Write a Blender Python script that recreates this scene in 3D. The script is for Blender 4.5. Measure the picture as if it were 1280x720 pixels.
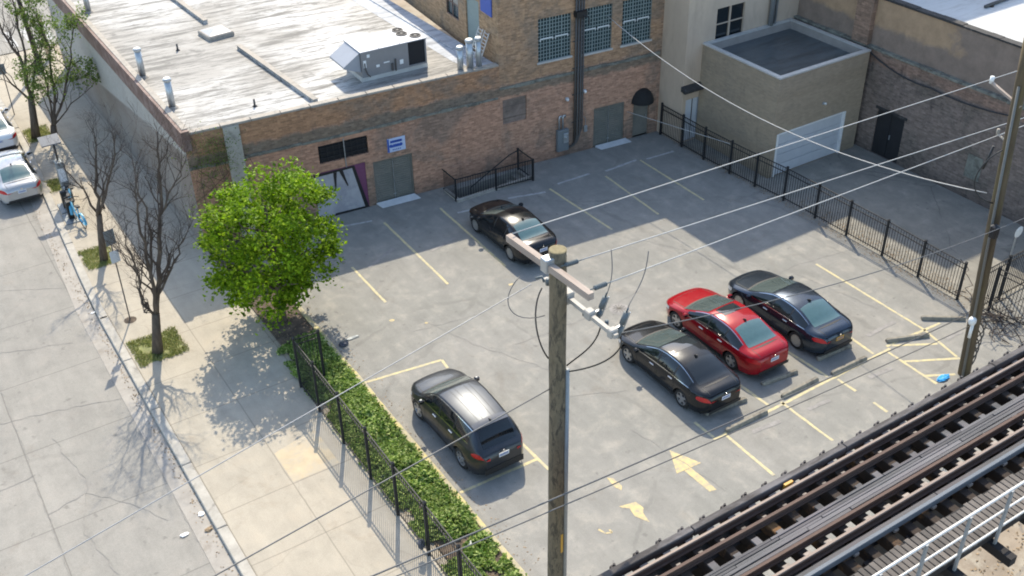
import bpy, math, random
import numpy as np
from mathutils import Vector, Matrix, noise
PI = math.pi
for o in list(bpy.data.objects): bpy.data.objects.remove(o)
scene = bpy.context.scene
C = scene.collection
R = random.Random(7)

# ---------------------------------------------------------------- camera
cam_d = bpy.data.cameras.new('camera'); cam = bpy.data.objects.new('camera', cam_d); C.objects.link(cam)
cam_d.sensor_width = 36.0; cam_d.lens = 1339.2/1280*36.0
cam_d.clip_start = 0.1; cam_d.clip_end = 2000
def cam_matrix(pitch, roll, yaw, h):
    p, r, y = map(math.radians, (pitch, roll, yaw))
    F = Vector((math.sin(y)*math.cos(p), math.cos(y)*math.cos(p), -math.sin(p)))
    rt = Vector((math.cos(y), -math.sin(y), 0)); dn = F.cross(rt)
    r2 = math.cos(r)*rt + math.sin(r)*dn; d2 = -math.sin(r)*rt + math.cos(r)*dn
    m = Matrix((r2, -d2, -F)).transposed().to_4x4(); m.translation = Vector((0, 0, h)); return m
cam.matrix_world = cam_matrix(34.3007, 1.2602, 32.067, 22.0)
scene.camera = cam

# ---------------------------------------------------------------- light
SUN = Vector((0.44, 0.82, 1.0)).normalized()
elev = math.asin(SUN.z); azim = math.atan2(SUN.x, SUN.y)
w = bpy.data.worlds.new('World'); scene.world = w; w.use_nodes = True
nt = w.node_tree; bg = nt.nodes['Background']
sky = nt.nodes.new('ShaderNodeTexSky'); sky.sky_type = 'NISHITA'; sky.sun_disc = False
sky.sun_elevation = elev; sky.sun_rotation = azim; sky.dust_density = 0.9; sky.air_density = 0.75; sky.ozone_density = 0.6
hz = nt.nodes.new('ShaderNodeMix'); hz.data_type = 'RGBA'; hz.blend_type = 'MULTIPLY'; hz.inputs['Factor'].default_value = 1.0
nt.links.new(sky.outputs[0], hz.inputs['A']); hz.inputs['B'].default_value = (1.02, 1.0, 0.91, 1)
nt.links.new(hz.outputs['Result'], bg.inputs[0]); bg.inputs[1].default_value = 0.15
sd = bpy.data.lights.new('sun', 'SUN'); sun = bpy.data.objects.new('sun', sd); C.objects.link(sun)
sd.energy = 2.0; sd.angle = math.radians(0.55); sd.color = (1.0, 0.90, 0.72)
sun.rotation_euler = (-SUN).to_track_quat('-Z', 'Y').to_euler(); sun.location = (10, 20, 60)
scene.view_settings.view_transform = 'Standard'; scene.view_settings.look = 'None'
scene.view_settings.gamma = 1.0; scene.view_settings.exposure = 1.66
scene.view_settings.use_curve_mapping = False
scene.cycles.filter_width = 1.9

# ---------------------------------------------------------------- materials
def newmat(name):
    m = bpy.data.materials.new(name); m.use_nodes = True
    return m, m.node_tree, m.node_tree.nodes['Principled BSDF']
def N(t, typ, **kw):
    n = t.nodes.new(typ)
    for k, v in kw.items(): setattr(n, k, v)
    return n
def L(t, a, b): t.links.new(a, b)
def noise_n(t, vec, scale, detail=4, rough=0.6, dist=0.0):
    n = N(t, 'ShaderNodeTexNoise'); n.inputs['Scale'].default_value = scale; n.inputs['Detail'].default_value = detail
    n.inputs['Roughness'].default_value = rough; n.inputs['Distortion'].default_value = dist
    if vec is not None: L(t, vec, n.inputs['Vector'])
    return n.outputs['Fac']
def ramp(t, fac, stops):
    r = N(t, 'ShaderNodeValToRGB'); L(t, fac, r.inputs[0]); e = r.color_ramp.elements
    while len(e) < len(stops): e.new(0.5)
    for i, (p, c) in enumerate(stops):
        e[i].position = p
        e[i].color = (c, c, c, 1) if not hasattr(c, '__len__') else (*c, 1)
    return r.outputs[0]
def mix(t, fac, a, b, mode='MIX'):
    n = N(t, 'ShaderNodeMix', data_type='RGBA', blend_type=mode)
    for s, v in ((n.inputs['Factor'], fac), (n.inputs['A'], a), (n.inputs['B'], b)):
        if hasattr(v, 'links'): L(t, v, s)
        elif hasattr(v, '__len__'): s.default_value = (*v, 1)
        elif s.type == 'RGBA': s.default_value = (v, v, v, 1)
        else: s.default_value = v
    return n.outputs['Result']
def math_n(t, op, a, b=0.0, clamp=False):
    n = N(t, 'ShaderNodeMath', operation=op, use_clamp=clamp)
    for s, v in ((n.inputs[0], a), (n.inputs[1], b)):
        if hasattr(v, 'links'): L(t, v, s)
        else: s.default_value = v
    return n.outputs[0]
def coords(t, scale=(1, 1, 1), rot=(0, 0, 0)):
    tc = N(t, 'ShaderNodeTexCoord'); mp = N(t, 'ShaderNodeMapping'); L(t, tc.outputs['Object'], mp.inputs[0])
    mp.inputs['Scale'].default_value = scale; mp.inputs['Rotation'].default_value = rot
    return mp.outputs[0]
def bump(t, b, h, strength=0.3, dist=0.02):
    n = N(t, 'ShaderNodeBump'); n.inputs['Strength'].default_value = strength; n.inputs['Distance'].default_value = dist
    L(t, h, n.inputs['Height']); L(t, n.outputs[0], b.inputs['Normal'])
def surf(name, base, rough=0.7, metal=0.0, var=0.18, scale=2.0, c2=None, c2scale=1.0, c2pos=(0.45, 0.62), bmp=0.2, bscale=60,
         island=0.0, coat=0.0, stretch=(1, 1, 1), spec=0.5):
    m, t, b = newmat(name); co = coords(t, stretch)
    n1 = noise_n(t, co, scale, 6, 0.65)
    col = mix(t, 1.0, base, ramp(t, n1, [(0.25, 1-var), (0.75, 1+var)]), 'MULTIPLY')
    if c2 is not None:
        n2 = noise_n(t, co, c2scale, 5, 0.7, 0.4)
        col = mix(t, ramp(t, n2, [(c2pos[0], 0), (c2pos[1], 1)]), col, c2)
    if island:
        g = N(t, 'ShaderNodeNewGeometry')
        col = mix(t, 1.0, col, ramp(t, g.outputs['Random Per Island'], [(0, 1-island), (1, 1+island)]), 'MULTIPLY')
    L(t, col, b.inputs['Base Color']); b.inputs['Roughness'].default_value = rough; b.inputs['Metallic'].default_value = metal
    b.inputs['Coat Weight'].default_value = coat; b.inputs['Coat Roughness'].default_value = 0.04
    b.inputs['Specular IOR Level'].default_value = spec
    if bmp: bump(t, b, noise_n(t, co, bscale, 4, 0.7), bmp, 0.01)
    return m
def plain(name, base, rough=0.5, metal=0.0, coat=0.0, emit=0):
    m, t, b = newmat(name)
    n1 = noise_n(t, coords(t), 9.0, 3)
    L(t, mix(t, 1.0, base, ramp(t, n1, [(0.3, 0.93), (0.7, 1.07)]), 'MULTIPLY'), b.inputs['Base Color'])
    b.inputs['Roughness'].default_value = rough; b.inputs['Metallic'].default_value = metal
    b.inputs['Coat Weight'].default_value = coat; b.inputs['Coat Roughness'].default_value = 0.03
    return m

def pavement(name, base, dirt, crack=0.5, crack_scale=0.16, joints=None, tint=(0.38, 0.34, 0.28), stain=0.5):
    m, t, b = newmat(name); co = coords(t)
    big = noise_n(t, co, 0.22, 5, 0.6, 0.5); med = noise_n(t, co, 1.3, 6, 0.7, 0.3); fine = noise_n(t, co, 28, 4, 0.75); speck = noise_n(t, co, 110, 2, 0.8)
    col = mix(t, ramp(t, big, [(0.35, 0), (0.68, 1)]), base, dirt)
    col = mix(t, math_n(t, 'MULTIPLY', ramp(t, med, [(0.52, 0), (0.72, 1)]), 0.35), col, tint)
    brn = noise_n(t, co, 0.55, 6, 0.72, 0.8)
    col = mix(t, math_n(t, 'MULTIPLY', ramp(t, brn, [(0.58, 0), (0.70, 1)]), 0.38), col, tuple(c*q for c, q in zip(base, (0.70, 0.62, 0.55))))
    gry = noise_n(t, coords(t, (1, 1, 1), (0, 0, 1.1)), 0.9, 6, 0.75, 0.5)
    col = mix(t, math_n(t, 'MULTIPLY', ramp(t, gry, [(0.58, 0), (0.68, 1)]), 0.30), col, tuple(c*0.66 for c in base))
    col = mix(t, 1.0, col, ramp(t, med, [(0.3, 0.88), (0.7, 1.10)]), 'MULTIPLY')
    col = mix(t, 1.0, col, ramp(t, fine, [(0.3, 0.88), (0.7, 1.10)]), 'MULTIPLY')
    col = mix(t, 1.0, col, ramp(t, speck, [(0.3, 0.82), (0.7, 1.15)]), 'MULTIPLY')
    # streaks along the driving direction and small oil drips
    st = noise_n(t, coords(t, (1.0, 0.18, 1.0)), 2.2, 5, 0.65, 0.2)
    col = mix(t, 1.0, col, ramp(t, st, [(0.3, 0.90), (0.7, 1.06)]), 'MULTIPLY')
    sp = noise_n(t, co, 3.1, 3, 0.5)
    col = mix(t, math_n(t, 'MULTIPLY', ramp(t, sp, [(0.66, 0), (0.74, 1)]), stain), col, tuple(c*0.45 for c in base))
    if crack:
        wob = N(t, 'ShaderNodeTexNoise'); wob.inputs['Scale'].default_value = 1.6; wob.inputs['Detail'].default_value = 6; L(t, co, wob.inputs['Vector'])
        v2 = N(t, 'ShaderNodeMix', data_type='VECTOR'); v2.inputs['Factor'].default_value = 0.35
        L(t, co, v2.inputs['A'])
        ad = N(t, 'ShaderNodeVectorMath', operation='ADD'); L(t, co, ad.inputs[0]); L(t, wob.outputs['Color'], ad.inputs[1]); L(t, ad.outputs[0], v2.inputs['B'])
        vo = N(t, 'ShaderNodeTexVoronoi', feature='DISTANCE_TO_EDGE'); vo.inputs['Scale'].default_value = crack_scale; L(t, v2.outputs['Result'], vo.inputs['Vector'])
        gate = ramp(t, noise_n(t, co, 0.5, 3), [(0.42, 0), (0.56, 1)])
        ck = ramp(t, vo.outputs['Distance'], [(0.0, 1), (0.004, 1), (0.0075, 0)])
        col = mix(t, math_n(t, 'MULTIPLY', math_n(t, 'MULTIPLY', ck, gate), crack), col, tuple(c*0.3 for c in base))
        vo2 = N(t, 'ShaderNodeTexVoronoi', feature='DISTANCE_TO_EDGE'); vo2.inputs['Scale'].default_value = crack_scale*5; L(t, v2.outputs['Result'], vo2.inputs['Vector'])
        g2 = ramp(t, noise_n(t, co, 0.31, 4, 0.6, 0.6), [(0.60, 0), (0.68, 1)])
        ck2 = ramp(t, vo2.outputs['Distance'], [(0.0, 1), (0.02, 0)])
        col = mix(t, math_n(t, 'MULTIPLY', math_n(t, 'MULTIPLY', ck2, g2), crack*0.6), col, tuple(c*0.4 for c in base))
    if joints:
        sx = N(t, 'ShaderNodeSeparateXYZ'); L(t, wobble(t, co, 0.03), sx.inputs[0])
        for axis, period, off, wd in joints:
            f = math_n(t, 'FRACT', math_n(t, 'DIVIDE', math_n(t, 'ADD', sx.outputs[axis], off), period))
            d = math_n(t, 'MULTIPLY', math_n(t, 'ABSOLUTE', math_n(t, 'SUBTRACT', f, 0.5)), period)
            k = ramp(t, d, [(0.0, 1), (wd, 1), (min(1.0, wd*2), 0)])
            col = mix(t, math_n(t, 'MULTIPLY', k, 0.55), col, tuple(c*0.4 for c in base))
    L(t, col, b.inputs['Base Color']); b.inputs['Roughness'].default_value = 0.88; b.inputs['Specular IOR Level'].default_value = 0.3
    bump(t, b, math_n(t, 'ADD', fine, speck), 0.35, 0.006)
    return m
def wobble(t, co, amt):
    wn = N(t, 'ShaderNodeTexNoise'); wn.inputs['Scale'].default_value = 0.8; wn.inputs['Detail'].default_value = 5; L(t, co, wn.inputs['Vector'])
    s = N(t, 'ShaderNodeVectorMath', operation='SCALE'); L(t, wn.outputs['Color'], s.inputs[0]); s.inputs['Scale'].default_value = amt*2
    a = N(t, 'ShaderNodeVectorMath', operation='ADD'); L(t, co, a.inputs[0]); L(t, s.outputs[0], a.inputs[1])
    return a.outputs[0]

def brick(name, c_low, c_top, belt, z_belt=(3.4, 3.95), axis='x', mortar=(0.22, 0.20, 0.18), dark=(0.08, 0.07, 0.065), darkamt=0.5, moss=None, cont=1.0):
    m, t, b = newmat(name); co = coords(t)
    sx = N(t, 'ShaderNodeSeparateXYZ'); L(t, co, sx.inputs[0])
    cb = N(t, 'ShaderNodeCombineXYZ'); L(t, sx.outputs[0 if axis == 'x' else 1], cb.inputs[0]); L(t, sx.outputs[2], cb.inputs[1])
    br = N(t, 'ShaderNodeTexBrick'); L(t, cb.outputs[0], br.inputs['Vector'])
    br.inputs['Scale'].default_value = 1.0; br.inputs['Brick Width'].default_value = 0.22; br.inputs['Row Height'].default_value = 0.075
    br.inputs['Mortar Size'].default_value = 0.009; br.inputs['Mortar Smooth'].default_value = 0.4; br.inputs['Bias'].default_value = 0.0
    br.inputs['Color1'].default_value = (1-.28*cont, 1-.30*cont, 1-.32*cont, 1); br.inputs['Color2'].default_value = (1+.2*cont, 1+.16*cont, 1+.12*cont, 1); br.inputs['Mortar'].default_value = (0.95, 0.98, 1.0, 1)
    zn = math_n(t, 'ADD', sx.outputs[2], math_n(t, 'MULTIPLY', math_n(t, 'SUBTRACT', noise_n(t, co, 1.6, 5, 0.7), 0.5), 0.6))
    def step(z0, z1): return math_n(t, 'DIVIDE', math_n(t, 'SUBTRACT', zn, z0), z1-z0, True)
    col = mix(t, step(z_belt[1]-0.05, z_belt[1]+0.1), c_low, c_top)
    inb = math_n(t, 'MULTIPLY', step(z_belt[0], z_belt[0]+0.12), math_n(t, 'SUBTRACT', 1.0, step(z_belt[1]-0.08, z_belt[1]+0.04)))
    col = mix(t, math_n(t, 'MULTIPLY', inb, 0.85), col, belt)
    patch = noise_n(t, co, 0.45, 5, 0.65, 0.6)
    col = mix(t, math_n(t, 'MULTIPLY', ramp(t, patch, [(0.48, 0), (0.62, 1)]), 0.6*cont), col, tuple(q*0.5 for q in (c_low[1]*1.35, c_low[1]*1.2, c_low[1])))
    blot = noise_n(t, co, 5.0, 6, 0.75)
    col = mix(t, 1.0, col, ramp(t, blot, [(0.25, 1-.28*cont), (0.75, 1+.28*cont)]), 'MULTIPLY')
    st = noise_n(t, coords(t, (1.0, 1.0, 0.25)), 1.7, 5, 0.7)
    col = mix(t, math_n(t, 'MULTIPLY', ramp(t, st, [(0.58, 0), (0.72, 1)]), darkamt), col, dark)
    lt = noise_n(t, co, 2.3, 6, 0.8)
    col = mix(t, math_n(t, 'MULTIPLY', ramp(t, lt, [(0.62, 0), (0.72, 1)]), 0.35), col, (0.42, 0.37, 0.32))
    base = math_n(t, 'SUBTRACT', 1.0, step(0.0, 0.7))
    col = mix(t, math_n(t, 'MULTIPLY', base, 0.45), col, dark)
    col = mix(t, 1.0, col, br.outputs['Color'], 'MULTIPLY')
    L(t, col, b.inputs['Base Color']); b.inputs['Roughness'].default_value = 0.9; b.inputs['Specular IOR Level'].default_value = 0.25
    hh = math_n(t, 'ADD', math_n(t, 'MULTIPLY', br.outputs['Fac'], -1.0), noise_n(t, co, 30, 4))
    bump(t, b, hh, 0.5, 0.012)
    return m
def carpaint(name, base, metal=0.3, r0=0.16):
    m, t, b = newmat(name); co = coords(t)
    d = noise_n(t, co, 1.5, 6, 0.7)
    L(t, mix(t, ramp(t, d, [(0.45, 0.0), (0.8, 0.025)]), base, (0.28, 0.27, 0.26)), b.inputs['Base Color'])
    L(t, ramp(t, d, [(0.35, r0), (0.75, r0+.1)]), b.inputs['Roughness'])
    b.inputs['Metallic'].default_value = metal; b.inputs['Coat Weight'].default_value = 0.45; b.inputs['Coat Roughness'].default_value = 0.03; b.inputs['Coat IOR'].default_value = 1.45; b.inputs['Specular IOR Level'].default_value = 0.25
    return m

mt = {}
mt['lot'] = pavement('lot_asphalt', (0.256, 0.246, 0.222), (0.225, 0.220, 0.198), 0.2, 0.10)
mt['road'] = pavement('road_concrete', (0.278, 0.262, 0.232), (0.245, 0.233, 0.208), 0.12, 0.14, joints=[('X', 3.3, 1.4, 0.012), ('Y', 3.6, 2.3, 0.012)], tint=(0.25, 0.22, 0.19))
mt['walk'] = pavement('sidewalk_concrete', (0.40, 0.355, 0.283), (0.34, 0.306, 0.248), 0.15, 0.3, joints=[('X', 2.15, -5.42, 0.011), ('Y', 2.25, 1.13, 0.011)], tint=(0.33, 0.27, 0.2), stain=0.25)
mt['alley'] = pavement('alley_asphalt', (0.255, 0.24, 0.205), (0.21, 0.20, 0.175), 0.4, 0.22)
mt['terrain'] = surf('terrain_dirt', (0.27, 0.22, 0.165), 0.95, var=0.3, scale=0.6, c2=(0.33, 0.29, 0.23), c2scale=0.9, bmp=0.5, bscale=12)
mt['dirt'] = surf('planter_soil', (0.075, 0.055, 0.04), 0.95, var=0.45, scale=3.0, c2=(0.17, 0.13, 0.095), c2scale=3.5, c2pos=(0.5, 0.7), bmp=0.7, bscale=18)
mt['pit'] = surf('mossy_pit_soil', (0.20, 0.21, 0.085), 0.95, var=0.4, scale=4, c2=(0.20, 0.15, 0.09), c2scale=2.5, c2pos=(.55, .7), bmp=0.5)
mt['gutter'] = surf('gutter_concrete', (0.31, 0.285, 0.25), 0.9, var=0.2, scale=2.0, c2=(0.22, 0.19, 0.155), c2scale=1.3, c2pos=(0.55, 0.75), bmp=0.4)
mt['kerb'] = surf('kerb_concrete', (0.36, 0.335, 0.29), 0.9, var=0.25, scale=2.5, c2=(0.17, 0.155, 0.135), c2scale=1.6, c2pos=(0.55, 0.75), bmp=0.5)
mt['kerb_yellow'] = surf('worn_yellow_kerb', (0.36, 0.32, 0.22), 0.9, var=0.2, scale=4, c2=(0.50, 0.42, 0.18), c2scale=2.2, bmp=0.4)
mt['yellowslab'] = surf('tan_slab', (0.45, 0.365, 0.245), 0.9, var=0.15, scale=2.0, c2=(0.395, 0.345, 0.265), c2scale=1.8)
def paint_worn(name, c, under, lo=0.42, hi=0.55):
    m = surf(name, c, 0.85, var=0.12, scale=5, c2=under, c2scale=7.0, c2pos=(lo, hi), bmp=0.2); return m
mt['yline'] = paint_worn('yellow_paint', (0.53, 0.45, 0.24), (0.35, 0.325, 0.25), 0.42, 0.66)
mt['yfaded'] = paint_worn('faded_yellow_paint', (0.52, 0.41, 0.20), (0.34, 0.30, 0.22), 0.44, 0.62)
mt['wline'] = paint_worn('white_paint', (0.42, 0.42, 0.40), (0.27, 0.26, 0.25), 0.42, 0.62)
mt['stain'] = surf('oil_stain', (0.19, 0.18, 0.168), 0.8, var=0.25, scale=6, c2=(0.27, 0.255, 0.238), c2scale=5, c2pos=(.35, .65))
mt['brick'] = brick('weathered_brick', (0.42, 0.245, 0.165), (0.37, 0.21, 0.12), (0.17, 0.145, 0.11))
mt['brick_tall'] = brick('tan_brick', (0.42, 0.25, 0.17), (0.38, 0.24, 0.145), (0.19, 0.155, 0.115))
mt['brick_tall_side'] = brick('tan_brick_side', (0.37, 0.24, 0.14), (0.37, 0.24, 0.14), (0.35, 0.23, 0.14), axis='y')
mt['brick_dark'] = brick('dark_common_brick', (0.215, 0.17, 0.145), (0.27, 0.18, 0.13), (0.27, 0.175, 0.13), (3.9, 4.4), axis='y', dark=(0.035, 0.033, 0.032), darkamt=0.7)
mt['brick_annex'] = brick('buff_brick', (0.35, 0.28, 0.20), (0.35, 0.28, 0.20), (0.32, 0.255, 0.18), darkamt=0.3, dark=(0.15, 0.13, 0.10), cont=.4)
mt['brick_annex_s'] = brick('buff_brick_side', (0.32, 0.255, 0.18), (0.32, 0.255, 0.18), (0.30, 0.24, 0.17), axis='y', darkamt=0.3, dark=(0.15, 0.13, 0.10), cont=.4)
mt['stucco'] = surf('beige_stucco', (0.47, 0.37, 0.275), 0.9, var=0.12, scale=0.8, c2=(0.32, 0.255, 0.19), c2scale=0.5, c2pos=(0.5, 0.75), stretch=(1, 1, 0.4))
mt['stucco_grey'] = surf('grey_parapet_render', (0.30, 0.27, 0.24), 0.9, var=0.15, scale=2)
mt['upper_render'] = surf('tan_render', (0.27, 0.185, 0.135), 0.9, var=0.2, scale=0.5, c2=(0.42, 0.265, 0.13), c2scale=0.22, c2pos=(0.56, 0.66))
def west_mat():
    m, t, b = newmat('painted_side_wall'); co = coords(t)
    sx = N(t, 'ShaderNodeSeparateXYZ'); L(t, co, sx.inputs[0])
    # the boundary between the two coats climbs towards the front corner
    zb = math_n(t, 'ADD', math_n(t, 'MULTIPLY', sx.outputs[1], -0.14), 9.05)
    wz = math_n(t, 'ADD', sx.outputs[2], math_n(t, 'MULTIPLY', noise_n(t, co, 2.5, 5), 0.2))
    k = math_n(t, 'DIVIDE', math_n(t, 'SUBTRACT', wz, zb), 0.12, True)
    col = mix(t, k, (0.20, 0.165, 0.135), (0.37, 0.35, 0.31))
    p = noise_n(t, co, 0.5, 5, 0.6, 0.4)
    col = mix(t, math_n(t, 'MULTIPLY', ramp(t, p, [(0.45, 0), (0.6, 1)]), 0.35), col, (0.27, 0.255, 0.23))
    col = mix(t, 1.0, col, ramp(t, noise_n(t, co, 6, 5, 0.7), [(0.3, 0.85), (0.7, 1.12)]), 'MULTIPLY')
    L(t, col, b.inputs['Base Color']); b.inputs['Roughness'].default_value = 0.9
    bump(t, b, noise_n(t, co, 25, 4), 0.3, 0.01); return m
def render_mat():
    m, t, b = newmat('brown_render'); co = coords(t); sx = N(t, 'ShaderNodeSeparateXYZ'); L(t, co, sx.inputs[0])
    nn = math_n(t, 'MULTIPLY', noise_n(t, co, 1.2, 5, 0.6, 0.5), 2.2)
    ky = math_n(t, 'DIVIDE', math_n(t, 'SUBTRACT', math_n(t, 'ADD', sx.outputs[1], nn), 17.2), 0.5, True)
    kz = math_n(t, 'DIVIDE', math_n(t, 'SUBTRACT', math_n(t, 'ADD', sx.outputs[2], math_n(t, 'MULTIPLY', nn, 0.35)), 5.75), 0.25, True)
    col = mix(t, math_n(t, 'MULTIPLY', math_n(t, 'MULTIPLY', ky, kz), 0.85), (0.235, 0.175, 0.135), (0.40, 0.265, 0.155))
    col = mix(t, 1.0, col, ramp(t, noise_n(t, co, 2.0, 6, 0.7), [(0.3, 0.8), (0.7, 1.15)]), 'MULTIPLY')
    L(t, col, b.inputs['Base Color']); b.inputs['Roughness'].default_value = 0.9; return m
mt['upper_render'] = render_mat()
mt['west'] = west_mat()
def roof_mat(name, white, grime, streak, angle=-0.09, amt=1.0, rough=0.75):
    m, t, b = newmat(name)
    co = coords(t, (0.22, 1.6, 1), (0, 0, angle)); cc = coords(t)
    s1 = noise_n(t, co, 1.6, 7, 0.72, 0.2); s2 = noise_n(t, co, 5.5, 6, 0.75); big = noise_n(t, cc, 0.16, 4, 0.6, 0.8); bl = noise_n(t, cc, 1.1, 6, 0.7)
    col = mix(t, math_n(t, 'MULTIPLY', ramp(t, big, [(0.36, 0), (0.58, 1)]), 0.65*amt), white, grime)
    col = mix(t, math_n(t, 'MULTIPLY', ramp(t, s1, [(0.49, 0), (0.62, 1)]), min(1, 0.75*amt)), col, streak)
    col = mix(t, math_n(t, 'MULTIPLY', ramp(t, s2, [(0.52, 0), (0.64, 1)]), min(1, 0.65*amt)), col, streak)
    col = mix(t, math_n(t, 'MULTIPLY', ramp(t, bl, [(0.58, 0), (0.70, 1)]), 0.5*amt), col, tuple(c*0.7 for c in streak))
    # overlapping membrane sheets
    sx = N(t, 'ShaderNodeSeparateXYZ'); L(t, wobble(t, coords(t, (1, 1, 1), (0, 0, -angle)), 0.05), sx.inputs[0])
    f = math_n(t, 'FRACT', math_n(t, 'DIVIDE', sx.outputs[1], 0.95))
    col = mix(t, math_n(t, 'MULTIPLY', ramp(t, f, [(0.0, 1), (0.035, 0)]), 0.35*amt), col, streak)
    L(t, col, b.inputs['Base Color']); b.inputs['Roughness'].default_value = rough
    bump(t, b, math_n(t, 'ADD', s2, bl), 0.4, 0.02); return m
mt['roof'] = roof_mat('white_coated_roof', (0.52, 0.515, 0.495), (0.285, 0.27, 0.245), (0.105, 0.10, 0.09), amt=1.55)
mt['roof_grey'] = roof_mat('silver_coated_roof', (0.45, 0.47, 0.50), (0.36, 0.38, 0.41), (0.16, 0.17, 0.19), PI/2)
mt['roof_right'] = roof_mat('pale_coated_roof', (0.50, 0.50, 0.49), (0.46, 0.45, 0.43), (0.25, 0.23, 0.20), PI/2, 0.4)
mt['roof_annex'] = roof_mat('ponding_roof', (0.10, 0.115, 0.12), (0.05, 0.06, 0.065), (0.035, 0.04, 0.042), 0.2, 0.8, 0.35)
mt['coping_red'] = surf('brown_coping', (0.13, 0.075, 0.058), 0.7, var=0.2, scale=2, c2=(0.20, 0.14, 0.12), c2scale=2)
mt['coping_pale'] = surf('pale_coping', (0.34, 0.30, 0.25), 0.8, var=0.25, scale=3, c2=(0.24, 0.22, 0.19), c2scale=3)
mt['coping_dark'] = surf('tar_coping', (0.035, 0.033, 0.032), 0.8, var=0.4, scale=5, c2=(0.12, 0.11, 0.10), c2scale=4, c2pos=(0.58, 0.7))
mt['rim'] = surf('galvanised_rim', (0.52, 0.51, 0.48), 0.5, 0.3, var=0.15, scale=3)
mt['ledge'] = surf('green_grey_ledge', (0.20, 0.20, 0.165), 0.8, var=0.3, scale=3, c2=(0.10, 0.095, 0.08), c2scale=2.5)
mt['greendoor'] = surf('green_grey_door_paint', (0.135, 0.135, 0.115), 0.55, var=0.12, scale=2, c2=(0.17, 0.16, 0.135), c2scale=1.2)
mt['whitedoor'] = surf('white_door_paint', (0.52, 0.54, 0.56), 0.5, var=0.08, scale=2)
mt['darkdoor'] = surf('black_door_paint', (0.018, 0.018, 0.02), 0.5, var=0.2, scale=3)
mt['step'] = surf('pale_concrete_ramp', (0.52, 0.53, 0.53), 0.85, var=0.12, scale=3)
mt['black'] = plain('black_paint', (0.014, 0.014, 0.015), 0.45)
mt['blackfence'] = plain('black_fence_enamel', (0.013, 0.013, 0.014), 0.7)
mt['dark'] = plain('dark_void', (0.010, 0.010, 0.012), 0.8)
mt['awning'] = plain('black_canvas', (0.012, 0.012, 0.012), 0.9)
mt['glass'] = plain('dark_glass', (0.012, 0.017, 0.02), 0.05, 0.0, 0.5)
mt['blockglass'] = plain('grimy_window_glass', (0.03, 0.05, 0.055), 0.2)
mt['mesh'] = plain('teal_grey_window_mesh', (0.20, 0.25, 0.24), 0.6)
mt['white'] = plain('white_paint_trim', (0.72, 0.72, 0.70), 0.5)
mt['signwhite'] = plain('pale_blue_white_sign', (0.42, 0.50, 0.66), 0.5)
mt['blue'] = plain('blue_paint', (0.02, 0.07, 0.33), 0.5)
mt['purple'] = plain('purple_spray_paint', (0.15, 0.045, 0.105), 0.6)
mt['grafwhite'] = surf('grey_white_primer', (0.36, 0.36, 0.38), 0.6, var=0.12, scale=2, c2=(0.28, 0.28, 0.31), c2scale=1.5)
mt['galv'] = plain('galvanised_steel', (0.42, 0.44, 0.45), 0.42, 0.7)
mt['hvac'] = surf('grey_sheet_metal', (0.23, 0.23, 0.235), 0.45, 0.25, var=0.08, scale=2)
mt['hvactop'] = surf('pale_sheet_metal', (0.30, 0.31, 0.335), 0.5, 0.1, var=0.06, scale=2)
mt['hvacdark'] = plain('dull_grey_conduit', (0.15, 0.145, 0.13), 0.7, 0.1)
mt['conduit'] = plain('painted_conduit', (0.075, 0.068, 0.062), 0.6)
mt['meterbox'] = plain('meter_box_grey', (0.17, 0.19, 0.20), 0.5, 0.2)
mt['wood_pole'] = surf('weathered_pole_wood', (0.17, 0.135, 0.085), 0.9, var=0.4, scale=9, c2=(0.06, 0.05, 0.035), c2scale=9, c2pos=(0.46, 0.62), stretch=(1, 1, 0.3), bmp=0.9, bscale=22)
mt['wood_pole_mossy'] = surf('mossy_pole_wood', (0.10, 0.072, 0.04), 0.9, var=0.35, scale=6, c2=(0.12, 0.10, 0.03), c2scale=2, c2pos=(0.5, 0.7), stretch=(1, 1, 0.15), bmp=0.9, bscale=22)
mt['pole_end'] = surf('sawn_pole_end', (0.20, 0.165, 0.09), 0.9, var=0.3, scale=10)
mt['arm'] = surf('grey_crossarm_wood', (0.34, 0.28, 0.235), 0.85, var=0.2, scale=4, stretch=(1, 0.15, 1), c2=(0.28, 0.22, 0.18), c2scale=5)
mt['whitearm'] = surf('fibreglass_arm', (0.33, 0.31, 0.28), 0.6, var=0.1, scale=5)
mt['cable'] = plain('black_cable', (0.02, 0.02, 0.02), 0.5)
mt['wire'] = plain('bare_aluminium_wire', (0.36, 0.36, 0.35), 0.55, 0.2)
mt['wire_mid'] = plain('dull_wire', (0.30, 0.30, 0.30), 0.5, 0.3)
mt['wire_mid2'] = plain('grey_cable_sheath', (0.42, 0.41, 0.39), 0.6, 0.0)
mt['wire_dark'] = plain('weathered_wire', (0.10, 0.10, 0.10), 0.5, 0.2)
mt['insul'] = plain('grey_polymer_insulator', (0.09, 0.11, 0.12), 0.5)
mt['rail'] = surf('rusty_rail_steel', (0.085, 0.05, 0.036), 0.8, 0.0, var=0.2, scale=3)
mt['railtop'] = surf('worn_rail_head', (0.20, 0.15, 0.122), 0.6, 0.1, var=0.12, scale=3)
mt['tie'] = surf('creosoted_timber', (0.024, 0.015, 0.010), 0.85, var=0.4, scale=4, c2=(0.15, 0.075, 0.025), c2scale=1.1, c2pos=(0.56, 0.68), island=0.3)
mt['tiepad'] = surf('weathered_tie_end', (0.22, 0.19, 0.165), 0.85, var=0.3, scale=5, island=0.35)
mt['beam'] = surf('dark_guard_timber', (0.05, 0.043, 0.04), 0.85, var=0.3, scale=3, stretch=(0.2, 1, 1), c2=(0.13, 0.12, 0.12), c2scale=3)
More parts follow.
